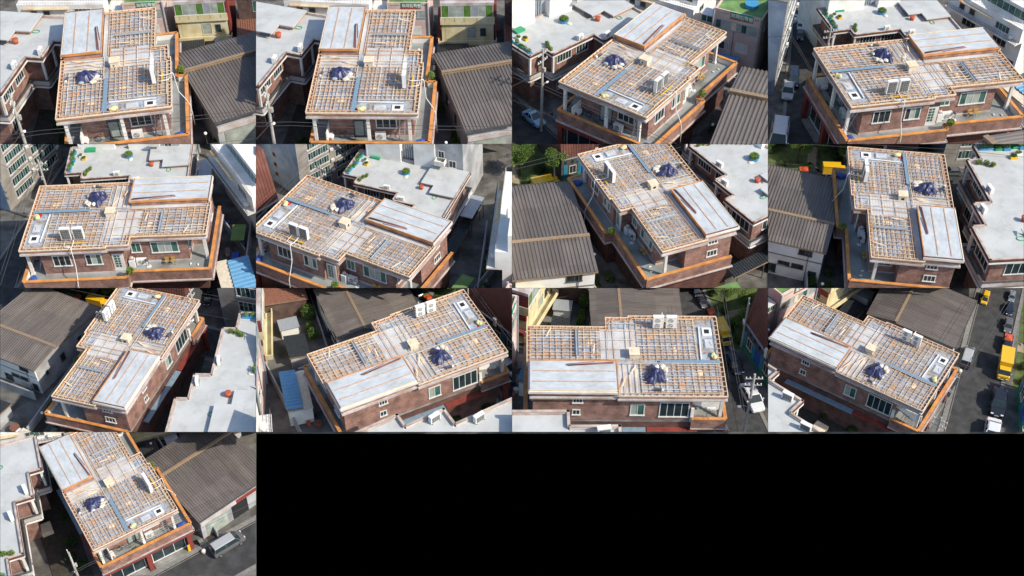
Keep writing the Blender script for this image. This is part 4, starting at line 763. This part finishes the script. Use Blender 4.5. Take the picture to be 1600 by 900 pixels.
# person, one continuous skinned body
def person_mesh():
    J=[(0,0,.95),(0,0,1.15),(0,0,1.38),(0,0,1.5),(.02,0,1.62),(.02,0,1.72),(.0,.1,.9),(.12,.1,.5),(.05,.11,.08),(.2,.11,.04),(0,-.1,.9),(-.1,-.1,.5),(-.22,-.11,.1),(-.08,-.11,.04),(0,.19,1.38),(-.05,.25,1.1),(.05,.26,.85),(0,-.19,1.38),(.05,-.25,1.1),(.16,-.26,.88)]
    Rr=[.14,.13,.15,.06,.1,.09,.09,.06,.045,.035,.09,.06,.045,.035,.06,.045,.035,.06,.045,.035]
    E=[(0,1),(1,2),(2,3),(3,4),(4,5),(0,6),(6,7),(7,8),(8,9),(0,10),(10,11),(11,12),(12,13),(2,14),(14,15),(15,16),(2,17),(17,18),(18,19)]
    me=bpy.data.meshes.new('person');me.from_pydata(J,E,[]);o=bpy.data.objects.new('person',me);sc.collection.objects.link(o)
    o.modifiers.new('s','SKIN');
    for v,r in zip(me.skin_vertices[0].data,Rr): v.radius=(r,r)
    me.skin_vertices[0].data[0].use_root=True
    m=o.modifiers.new('d','SUBSURF');m.levels=1;bpy.context.view_layer.update()
    r=bpy.data.meshes.new_from_object(o.evaluated_get(bpy.context.evaluated_depsgraph_get()));bpy.data.objects.remove(o);r.materials.clear();r.materials.append(M['cloth']);r.materials.append(M['skin'])
    for f in r.polygons: f.material_index=1 if f.center.z>1.5 else 0
    return r
s=solo('person','person','person in dark clothes walking along the far street','person');s.own=person_mesh()
# cables along the street
for q,(z,y) in enumerate(((-.15,-1.3),(-.65,-1.2),(-3.7,-1.15))):
    b=MB()
    for x0,x1 in ((-40,-1.25),(-1.25,36)):
        b.tube([(x0+(x1-x0)*t/14,y,z-1.1*(1-(2*t/14-1)**2)*.35) for t in range(15)],.022,'cable',5)
    single('power_cable',('upper cable','middle cable','lowest cable')[q]+' strung along the street past the house','cable',(0,y,z),b,group='cables along the street')
b=MB();b.tube([(-3,-1.2,-.2),(-6,-5,-2),(-9,-9.8,-1.5)],.022,'cable',5);single('power_cable','cable crossing the street to the apartment block','cable',(-5,-4,-1),b)
# ================================================================ ground sheets in site coordinates
GROUND=[('road',[(-60,-9.0),(60,-9.0),(60,-1.1),(-60,-1.1)],.006,'roadm','street'),('pavement',[(-60,-1.1),(60,-1.1),(60,-.2),(-60,-.2)],.12,'kerb','street'),
('pavement',[(-60,-9.7),(60,-9.7),(60,-9.0),(-60,-9.0)],.11,'kerb','street'),
('courtyard_path',[(11.4,-.1),(13.5,-.1),(13.5,19.5),(11.4,19.5)],.13,'yard','site'),('garden_bed',[(13.5,-.1),(14.7,-.1),(14.7,19),(13.5,19)],.14,'soil','site'),
('lawn',[(15.6,-45),(70,-45),(70,-9.8),(15.6,-9.8)],.014,'lawn','park'),('sandy_path',[(24,-45),(28,-45),(27,-16),(27,-9.8),(24.8,-9.8),(25,-17)],.02,'sand','park'),
('courtyard_ground',[(-4.3,-.1),(.5,-.1),(.5,20),(-4.3,20)],.14,'soil','yardwest'),('road_line',[(-60,-1.45),(60,-1.45),(60,-1.33),(-60,-1.33)],.012,'kerb','street')]
# placement of each model neighbourhood (yaw, scale, x, y), of the clusters inside it and of single vehicles
D={1: (0.2017, 1.2611, -55.0993, 126.6263), 2: (-0.012, 1.2521, -25.1552, 128.1572), 3: (-0.6384, 1.1955, 5.761, 135.631), 4: (-1.3949, 1.2322, 39.0966, 142.9061), 5: (-1.5039, 1.05, -54.5983, 116.1917), 6: (-2.0515, 1.0304, -23.9675, 118.4946), 7: (-2.7662, 1.0237, 18.2355, 126.6858), 8: (3.001, 1.0413, 51.5298, 122.2696), 9: (2.875, 0.8626, -33.1908, 98.7723), 10: (2.0458, 0.9544, -0.334, 90.2866), 11: (1.5616, 1.0238, 21.0378, 83.5982), 12: (0.9516, 0.8808, 39.9433, 82.7872), 13: (0.6001, 0.7417, -37.3315, 67.3891)}
CLU={
'1:N':(0.834, 4.517, -0.31, 0.842, -6.186, 9.9),
'1:R':(-3.654, 2.38, 0.306, 0.809, 19.6, 8.433),
'1:pink':(-3.899, -0.742, -0.095, 0.578, 11.578, 26.344),
'1:yellow':(-8.518, -1.499, -0.093, 0.569, 21.457, 25.757),
'1:white':(1.142, 0.564, -0.185, 0.602, -0.45, 25.95),
'1:shed':(-3.953, 0.788, -0.101, 0.606, 10.25, 22.933),
'1:yardback':(-9.337, 0.867, -0.021, 0.634, 23.34, 19.66),
'1:yardwest':(-0.322, 5.178, -0.078, 0.987, -1.72, 8.04),
'2:N':(1.027, 3.35, -0.299, 0.832, -6.186, 9.9),
'2:R':(-2.588, 2.86, 0.298, 0.846, 19.6, 8.433),
'2:pink':(-3.355, -1.07, 0.006, 0.601, 11.578, 26.344),
'2:yellow':(-7.515, -1.137, 0.035, 0.602, 21.457, 25.757),
'2:white':(1.512, -0.631, -0.08, 0.609, -0.45, 25.95),
'2:farwhite':(2.341, 1.519, -0.485, 0.941, -14.3, 9.867),
'2:shed':(-3.044, 0.449, -0.024, 0.621, 10.25, 22.933),
'2:yardback':(-7.898, 1.45, 0.048, 0.666, 23.34, 19.66),
'2:yardwest':(0.558, 4.299, -0.08, 0.966, -1.72, 8.04),
'3:N':(1.157, 2.689, -0.222, 0.79, -6.186, 9.9),
'3:R':(0.612, 1.951, 0.286, 1.108, 19.6, 8.433),
'3:pink':(-3.576, -0.841, 0.179, 0.741, 11.578, 26.344),
'3:yellow':(-5.102, -0.182, 0.099, 0.842, 21.457, 25.757),
'3:white':(-0.127, -0.892, 0.116, 0.604, -0.45, 25.95),
'3:farwhite':(4.232, 3.199, -0.376, 0.753, -14.3, 9.867),
'3:street':(-3.004, 3.343, -0.369, 0.699, 3.333, -5.0),
'3:shed':(-3.481, 0.273, 0.071, 0.759, 10.25, 22.933),
'3:yardback':(-4.543, 1.694, 0.072, 0.903, 23.34, 19.66),
'3:yardwest':(0.002, 4.035, -0.002, 0.903, -1.72, 8.04),
'4:N':(-0.968, 2.72, 0.037, 0.688, -6.186, 9.9),
'4:R':(3.656, 1.507, 0.219, 1.228, 19.6, 8.433),
'4:white':(-4.982, -0.873, 0.406, 0.643, -0.45, 25.95),
'4:farwhite':(3.039, 2.622, 0.025, 0.651, -14.3, 9.867),
'4:apt':(2.664, 8.561, -0.496, 0.665, -10.5, -10.0),
'4:clad':(0.859, -0.607, -0.578, 1.067, 8.578, -9.767),
'4:street':(-1.856, 5.178, -0.375, 0.56, 3.333, -5.0),
'4:shed':(-5.051, 1.03, 0.197, 1.007, 10.25, 22.933),
'4:yardwest':(-2.224, 4.206, 0.147, 0.731, -1.72, 8.04),
'5:N':(0.365, -1.697, 0.043, 0.695, -6.186, 9.9),
'5:pink':(2.311, 2.192, 0.432, 1.186, 11.578, 26.344),
'5:white':(-0.386, -3.641, 0.491, 0.757, -0.45, 25.95),
'5:farwhite':(4.211, -2.053, -0.095, 0.637, -14.3, 9.867),
'5:apt':(0.791, 4.58, -0.424, 0.557, -10.5, -10.0),
'5:clad':(-3.049, -0.067, -0.379, 1.029, 8.578, -9.767),
'5:street':(-2.998, 1.259, -0.222, 0.463, 3.333, -5.0),
'5:shed':(1.296, -1.181, 0.27, 1.17, 10.25, 22.933),
'5:yardwest':(-0.786, -1.956, -0.104, 0.732, -1.72, 8.04),
'6:N':(0.384, -1.526, 0.144, 0.691, -6.186, 9.9),
'6:pink':(-0.409, 4.774, 0.118, 0.997, 11.578, 26.344),
'6:white':(-1.463, -1.51, 0.404, 0.865, -0.45, 25.95),
'6:farwhite':(3.815, -1.941, 0.188, 0.643, -14.3, 9.867),
'6:apt':(3.272, 6.386, -0.31, 0.519, -10.5, -10.0),
'6:clad':(-2.953, 3.954, -0.263, 0.802, 8.578, -9.767),
'6:street':(-1.38, 3.33, -0.145, 0.478, 3.333, -5.0),
'6:yardwest':(-0.628, -1.022, -0.015, 0.721, -1.72, 8.04),
'7:N':(0.718, -2.191, 0.21, 0.859, -6.186, 9.9),
'7:R':(-1.165, -0.605, -0.228, 0.993, 19.6, 8.433),
'7:white':(-1.515, 4.134, 0.26, 1.031, -0.45, 25.95),
'7:farwhite':(2.637, -2.105, 0.356, 0.925, -14.3, 9.867),
'7:apt':(4.137, 3.384, 0.1, 0.646, -10.5, -10.0),
'7:clad':(-3.051, 3.65, -0.001, 0.682, 8.578, -9.767),
'7:park':(-9.873, 6.053, -0.188, 0.65, 24.7, -14.2),
'7:street':(-0.386, 1.656, 0.036, 0.609, 3.333, -5.0),
'7:yardwest':(0.16, -2.561, 0.044, 0.837, -1.72, 8.04),
'8:N':(0.576, -3.088, 0.222, 0.968, -6.186, 9.9),
'8:R':(-3.813, -1.036, -0.211, 0.842, 19.6, 8.433),
'8:farwhite':(0.604, -4.118, 0.402, 0.988, -14.3, 9.867),
'8:apt':(4.333, -0.635, 0.215, 0.628, -10.5, -10.0),
'8:clad':(-3.473, 1.637, 0.212, 0.626, 8.578, -9.767),
'8:park':(-11.991, 5.842, -0.069, 0.532, 24.7, -14.2),
'8:street':(-1.826, -0.824, 0.168, 0.593, 3.333, -5.0),
'8:yardwest':(-0.303, -4.559, 0.091, 0.954, -1.72, 8.04),
'9:N':(-1.515, 0.13, 0.258, 0.967, -6.186, 9.9),
'9:R':(-0.417, -2.13, -0.169, 0.754, 19.6, 8.433),
'9:apt':(5.003, 5.896, 0.02, 0.876, -10.5, -10.0),
'9:clad':(1.295, 5.595, 0.033, 0.71, 8.578, -9.767),
'9:park':(-5.46, 8.729, -0.036, 0.512, 24.7, -14.2),
'9:street':(3.05, 3.915, -0.044, 0.604, 3.333, -5.0),
'9:shed':(1.373, -0.284, -0.265, 1.181, 10.25, 22.933),
'9:yardback':(0.473, -4.582, -0.138, 0.957, 23.34, 19.66),
'9:yardwest':(2.696, 0.316, 0.183, 0.807, -1.72, 8.04),
'10:N':(-2.571, -0.822, 0.065, 1.123, -6.186, 9.9),
'10:R':(-1.906, 0.479, -0.056, 0.62, 19.6, 8.433),
'10:pink':(1.245, -1.477, -0.37, 0.994, 11.578, 26.344),
'10:yellow':(-1.055, -4.574, -0.33, 0.73, 21.457, 25.757),
'10:white':(-0.116, 2.924, -0.296, 1.115, -0.45, 25.95),
'10:clad':(0.811, 6.588, 0.284, 0.733, 8.578, -9.767),
'10:park':(-6.153, 12.585, 0.179, 0.495, 24.7, -14.2),
'10:street':(2.227, 4.547, 0.209, 0.609, 3.333, -5.0),
'10:shed':(1.0, -2.539, -0.199, 0.898, 10.25, 22.933),
'10:yardback':(-3.218, -3.754, -0.144, 0.678, 23.34, 19.66),
'10:yardwest':(2.022, 0.187, 0.047, 0.834, -1.72, 8.04),
'11:N':(-2.895, 0.17, 0.016, 1.19, -6.186, 9.9),
'11:R':(-2.323, -0.821, 0.007, 0.59, 19.6, 8.433),
'11:pink':(-0.222, -4.763, -0.217, 0.807, 11.578, 26.344),
'11:yellow':(-3.703, -7.347, -0.406, 0.686, 21.457, 25.757),
'11:clad':(2.047, 3.963, 0.337, 0.77, 8.578, -9.767),
'11:park':(-4.882, 9.835, 0.239, 0.513, 24.7, -14.2),
'11:street':(4.276, 2.715, 0.214, 0.507, 3.333, -5.0),
'11:shed':(0.191, -4.924, -0.241, 0.806, 10.25, 22.933),
'11:yardback':(-4.969, -6.051, -0.131, 0.617, 23.34, 19.66),
'12:N':(-5.27, 1.433, -0.15, 1.17, -6.186, 9.9),
'12:R':(0.101, -0.605, 0.093, 0.671, 19.6, 8.433),
'12:pink':(-0.364, -5.536, -0.334, 0.854, 11.578, 26.344),
'12:yellow':(-2.765, -8.002, -0.24, 0.702, 21.457, 25.757),
'12:white':(0.544, -2.614, -0.3, 0.934, -0.45, 25.95),
'12:clad':(2.709, 0.324, 0.387, 1.122, 8.578, -9.767),
'12:park':(0.887, 6.791, 0.265, 0.742, 24.7, -14.2),
'12:street':(6.098, 1.267, 0.199, 0.633, 3.333, -5.0),
'12:shed':(0.787, -5.874, -0.13, 0.838, 10.25, 22.933),
'12:yardback':(-2.939, -6.067, -0.039, 0.664, 23.34, 19.66),
'12:yardwest':(1.167, -0.976, -0.091, 0.838, -1.72, 8.04),
'13:N':(-0.796, 2.262, -0.206, 1.058, -6.186, 9.9),
'13:R':(-4.014, -0.632, 0.164, 0.794, 19.6, 8.433),
'13:pink':(-3.041, -4.374, -0.279, 0.731, 11.578, 26.344),
'13:yellow':(-7.793, -5.606, -0.285, 0.616, 21.457, 25.757),
'13:white':(1.0, -1.359, -0.35, 0.794, -0.45, 25.95),
'13:street':(-0.581, 0.932, 0.04, 0.772, 3.333, -5.0),
'13:shed':(-3.012, -3.028, -0.162, 0.668, 10.25, 22.933),
'13:yardback':(-8.732, -3.5, -0.094, 0.622, 23.34, 19.66),
'13:yardwest':(-0.347, 1.693, -0.098, 0.942, -1.72, 8.04),
}
SOLO={
(3, 'lightblue'):[(-4.827, 2.53, -0.309, 0.861)],
(4, 'lightblue'):[(-5.106, 5.008, -0.27, 0.707)],
(4, 'blackvan'):[(-6.572, 3.439, -0.341, 0.68)],
(4, 'silversedan'):[(-4.41, 0.043, -0.405, 0.779), (-19.039, 6.477, 0.288, 0.37)],
(4, 'whitevan'):[(4.325, -4.055, -0.417, 1.02)],
(4, 'darkgrey'):[(-15.421, 5.404, -0.362, 0.472)],
(4, 'navy'):[(-16.202, 7.297, -0.318, 0.447)],
(4, 'whitehatch'):[(-17.502, 6.138, -0.35, 0.435)],
(4, 'greysedan'):[(-20.558, 7.962, 1.434, 0.421)],
(7, 'blacksuv'):[(7.78, -4.661, 3.1, 0.658)],
(7, 'yellowtruck'):[(12.541, -5.08, 3.082, 0.693)],
(7, 'orangepickup'):[(16.588, -5.323, 3.063, 0.722)],
(8, 'yellowtruck'):[(10.755, -5.923, 3.221, 0.575)],
(8, 'orangepickup'):[(13.761, -5.657, 3.198, 0.564)],
(8, 'darkgrey'):[(-3.539, -8.068, 0.159, 0.607)],
(8, 'navy'):[(17.418, -5.191, 3.157, 0.555)],
(9, 'yellowtruck'):[(17.499, -3.34, 3.103, 0.587)],
(9, 'orangepickup'):[(20.128, -3.448, 3.097, 0.55)],
(9, 'navy'):[(23.99, -3.685, 3.07, 0.522)],
(9, 'greysedan'):[(26.54, -3.732, 3.053, 0.499)],
(9, 'blacksuv'):[(4.227, -8.122, 1.83, 0.477)],
(10, 'whitehatch'):[(5.07, -2.4, 3.402, 0.847)],
(10, 'orangepickup'):[(18.807, 0.764, 3.335, 0.501)],
(10, 'navy'):[(21.56, 1.533, 3.296, 0.456)],
(11, 'whitehatch'):[(7.431, -4.183, 3.408, 0.87)],
(11, 'blacksuv'):[(12.393, -2.943, 3.392, 0.698)],
(11, 'yellowtruck'):[(16.66, -2.17, 3.391, 0.58)],
(11, 'orangepickup'):[(19.305, -1.4, 3.365, 0.497)],
(11, 'darkgrey'):[(22.015, -0.521, 3.334, 0.438)],
(11, 'navy'):[(23.772, 0.008, 3.31, 0.405)],
(12, 'whitehatch'):[(9.382, -6.537, 3.398, 1.02)],
(12, 'blacksuv'):[(14.593, -5.417, 3.402, 0.962)],
(12, 'yellowtruck'):[(20.674, -3.955, 3.407, 0.786)],
(12, 'orangepickup'):[(24.76, -2.872, 3.397, 0.665)],
(12, 'darkgrey'):[(28.338, -1.763, 3.385, 0.577)],
(12, 'navy'):[(31.433, -0.879, 3.374, 0.516)],
(12, 'greysedan'):[(33.967, -0.261, 3.371, 0.462)],
(12, 'yellowvan'):[(31.489, 2.428, 3.301, 0.487)],
(12, 'silvervan'):[(19.735, 0.394, 0.164, 0.737)],
(13, 'silvervan'):[(15.573, -2.106, 0.094, 0.784)],
(1, 'pole'):[(-3.559, 1.09, -0.0, 0.982)],
(2, 'pole'):[(-3.554, 0.506, -0.0, 0.981)],
(3, 'pole'):[(-3.158, 1.664, -0.0, 0.922)],
(4, 'pole'):[(-3.353, 3.26, -0.0, 0.761)],
(5, 'pole'):[(-3.013, -0.469, -0.0, 0.863)],
(6, 'pole'):[(-1.895, 0.481, -0.0, 0.77)],
(9, 'pole'):[(1.175, -0.042, 0.0, 0.878)],
(11, 'pole'):[(1.498, -2.463, 0.0, 0.886)],
(12, 'pole'):[(-0.466, -2.118, 0.0, 0.829)],
(13, 'pole'):[(-2.646, -0.793, -0.0, 0.988)],
(9, 'pole2'):[(14.1, -3.963, 0.0, 0.767)],
(10, 'pole2'):[(13.842, -1.789, 0.0, 0.768)],
(11, 'pole2'):[(15.215, -4.064, 0.0, 0.809)],
(12, 'pole2'):[(18.749, -6.805, 0.0, 1.02)],
(3, 'sign'):[(0.406, 2.706, 0.188, 0.845)],
(12, 'sign'):[(15.962, 0.978, 0.371, 0.82)],
(13, 'sign'):[(11.071, -0.007, 0.36, 0.861)],
(13, 'bin'):[(12.334, -1.214, 0.046, 0.93)],
(12, 'bin'):[(17.145, 0.282, 0.042, 0.866)],
(4, 'person'):[(-13.905, 4.669, -0.046, 0.599)],
}
EYE=Vector((0,0,HC))
cp,sp=math.cos(R(PITCH)),math.sin(R(PITCH))
RX,DN,FW=Vector((1,0,0)),Vector((0,-sp,-cp)),Vector((0,cp,-sp))
def tdir(u,v): return RX*u+DN*v+FW*FG
def planes(t,e=.0006):
    i=t-1;u0,v0=(i%4)-1.5,((i//4)-1.5)*.5625
    c=[tdir(u0-.5+e,v0-.28125+e),tdir(u0+.5-e,v0-.28125+e),tdir(u0+.5-e,v0+.28125-e),tdir(u0-.5+e,v0+.28125-e)]
    mid=tdir(u0,v0);pl=[]
    for k in range(4):
        n=c[k].cross(c[(k+1)%4]).normalized()
        if n.dot(mid)<0:n=-n
        pl.append(n)
    foot=[EYE+d*(-HC/d.z) for d in c]
    return pl,foot
COL=sc.collection
LB=[None]+['%s picture of %s'%(a,b) for b in ('top row','second row','third row') for a in ('first','second','third','fourth')]+['only picture of bottom row']
bbc={};NTH={}
CLU['4:apt']=(CLU['4:apt'][0],CLU['4:apt'][1]+1.6)+CLU['4:apt'][2:]
def nudge(k,dx,dy,ks=1.):
    x,y,h,s_=SOLO[k][0];SOLO[k][0]=(x+dx,y+dy,h,s_*ks)
nudge((4,'blackvan'),0,-2.0);nudge((4,'lightblue'),.3,-1.6);nudge((13,'silvervan'),-.3,0,1.18)
def bb(me):
    k=me.name
    if k not in bbc:
        vs=[v.co for v in me.vertices];lo=[min(v[i] for v in vs) for i in range(3)];hi=[max(v[i] for v in vs) for i in range(3)]
        bbc[k]=[Vector((x,y,z)) for x in (lo[0],hi[0]) for y in (lo[1],hi[1]) for z in (lo[2],hi[2])]
    return bbc[k]
def clip(me,mw,pl):
    """None: nothing left inside this neighbourhood's plot; else the mesh, cut at the edge of the plot where it crosses it"""
    cs=[mw@c-EYE for c in bb(me)];cut=[]
    for n in pl:
        d=[c.dot(n) for c in cs]
        if max(d)<=0.01: return None
        if min(d)<0: cut.append(n)
    if not cut: return me
    bm=bmesh.new();bm.from_mesh(me);inv=mw.inverted();io=inv@EYE
    for n in cut:
        ln=(mw.to_3x3().transposed()@n).normalized()
        g=bm.verts[:]+bm.edges[:]+bm.faces[:]
        r=bmesh.ops.bisect_plane(bm,geom=g,dist=1e-5,plane_co=io,plane_no=ln,clear_inner=True)
        if not bm.faces: bm.free();return None
        if len(bm.faces)<1500:
            ed=[e for e in r['geom_cut'] if isinstance(e,bmesh.types.BMEdge) and e.is_boundary]
            if ed:
                try: bmesh.ops.holes_fill(bm,edges=ed,sides=0)
                except Exception: pass
    m2=me.copy();bm.to_mesh(m2);bm.free();return m2
def emit(name,me,parent,mw,pl,matl=None):
    m2=clip(me,mw,pl)
    if m2 is None: return None
    o=bpy.data.objects.new(name,m2);COL.objects.link(o);return o
def place(t,cl,p,yaw):
    """site point -> world matrix of neighbourhood t"""
    k=1.
    p=Vector(p)
    if cl.startswith('solo'): raise ValueError
    if cl!='site':
        dx,dy,cy,k,px,py=CLU['%d:%s'%(t,cl)];v=Vector((p.x-px,p.y-py))*k;c,s=math.cos(cy),math.sin(cy)
        p=Vector((px+dx+c*v.x-s*v.y,py+dy+s*v.x+c*v.y,ZG+k*(p.z-ZG)));yaw+=cy
    a,s_,X,Yy=D[t];c,s=math.cos(a),math.sin(a)
    return Matrix.Translation((s_*(c*p.x-s*p.y)+X,s_*(s*p.x+c*p.y)+Yy,s_*(p.z-ZG)))@Matrix.Rotation(yaw+a,4,'Z')@Matrix.Scale(s_*k,4)
def add_thing(t,S_,mw,pl):
    n_=NTH.get((t,S_.name,S_.label),0);NTH[(t,S_.name,S_.label)]=n_+1
    lab=(S_.label if n_==0 else S_.label.replace('parked by the apartment side','parked askew far up the street'))+', '+LB[t]
    if len(lab.split())>16: print('LONG',lab)
    if S_.own is not None and not S_.parts:
        m2=clip(S_.own,mw,pl)
        if m2 is None: return
        o=bpy.data.objects.new(S_.name,m2);COL.objects.link(o);o.matrix_world=mw
    else:
        kids=[]
        for i,(nm,me,par,pl_,kd,off) in enumerate(S_.parts):
            kids.append(clip(me,mw,pl))
        if not any(k is not None for k in kids): return
        o=bpy.data.objects.new(S_.name,None);o.empty_display_size=.3;COL.objects.link(o);o.matrix_world=mw;ob=[]
        for i,(nm,me,par,pl_,kd,off) in enumerate(S_.parts):
            if kids[i] is None: ob.append(None);continue
            q=bpy.data.objects.new(nm,kids[i]);COL.objects.link(q);ob.append(q)
            q.parent=ob[par] if (par is not None and ob[par] is not None) else o
            if pl_: q['label']=pl_
    o['label']=lab;o['category']=S_.cat
    if S_.group: o['group']=S_.group+', '+LB[t]
    if S_.kind: o['kind']=S_.kind
SITEONLY=set()
for t in range(1,14):
    pl,foot=planes(t)
    # ground of this neighbourhood
    b=MB();b.prism([(f.x,f.y) for f in reversed(foot)],-.3,0,'yard');o=bpy.data.objects.new('ground',b.mesh('ground'));COL.objects.link(o);o['kind']='structure'
    for nm,poly,h,m,cl in GROUND:
        if cl!='site' and '%d:%s'%(t,cl) not in CLU: continue
        b=MB();b.prism(poly,ZG+h-.004 if h<.05 else ZG-.02,ZG+h,m);me=b.mesh(nm,(0,0,ZG));mw=place(t,cl,(0,0,ZG),0);m2=clip(me,mw,pl)
        if m2 is None: continue
        o=bpy.data.objects.new(nm,m2);COL.objects.link(o);o.matrix_world=mw;o['kind']='structure'
    for S_ in SPECS:
        if S_.only and t not in S_.only: continue
        if S_.cluster.startswith('solo:'):
            for x,y,h,k in SOLO.get((t,S_.cluster[5:]),[]):
                mw=place(t,'site',(x,y,ZG),h)@Matrix.Scale(k,4)
                add_thing(t,S_,mw,pl)
            continue
        cl=S_.cluster
        if cl=='shops': cl='street'
        if cl!='site' and '%d:%s'%(t,cl) not in CLU: continue
        add_thing(t,S_,place(t,cl,S_.org,S_.yaw),pl)
# the black display board that carries the thirteen model neighbourhoods
b=MB();b.box(-260,-60,-.62,260,420,-.4,'black');o=bpy.data.objects.new('display_board',b.mesh('display_board'));COL.objects.link(o);o['kind']='structure'
print('objects',len(sc.objects))
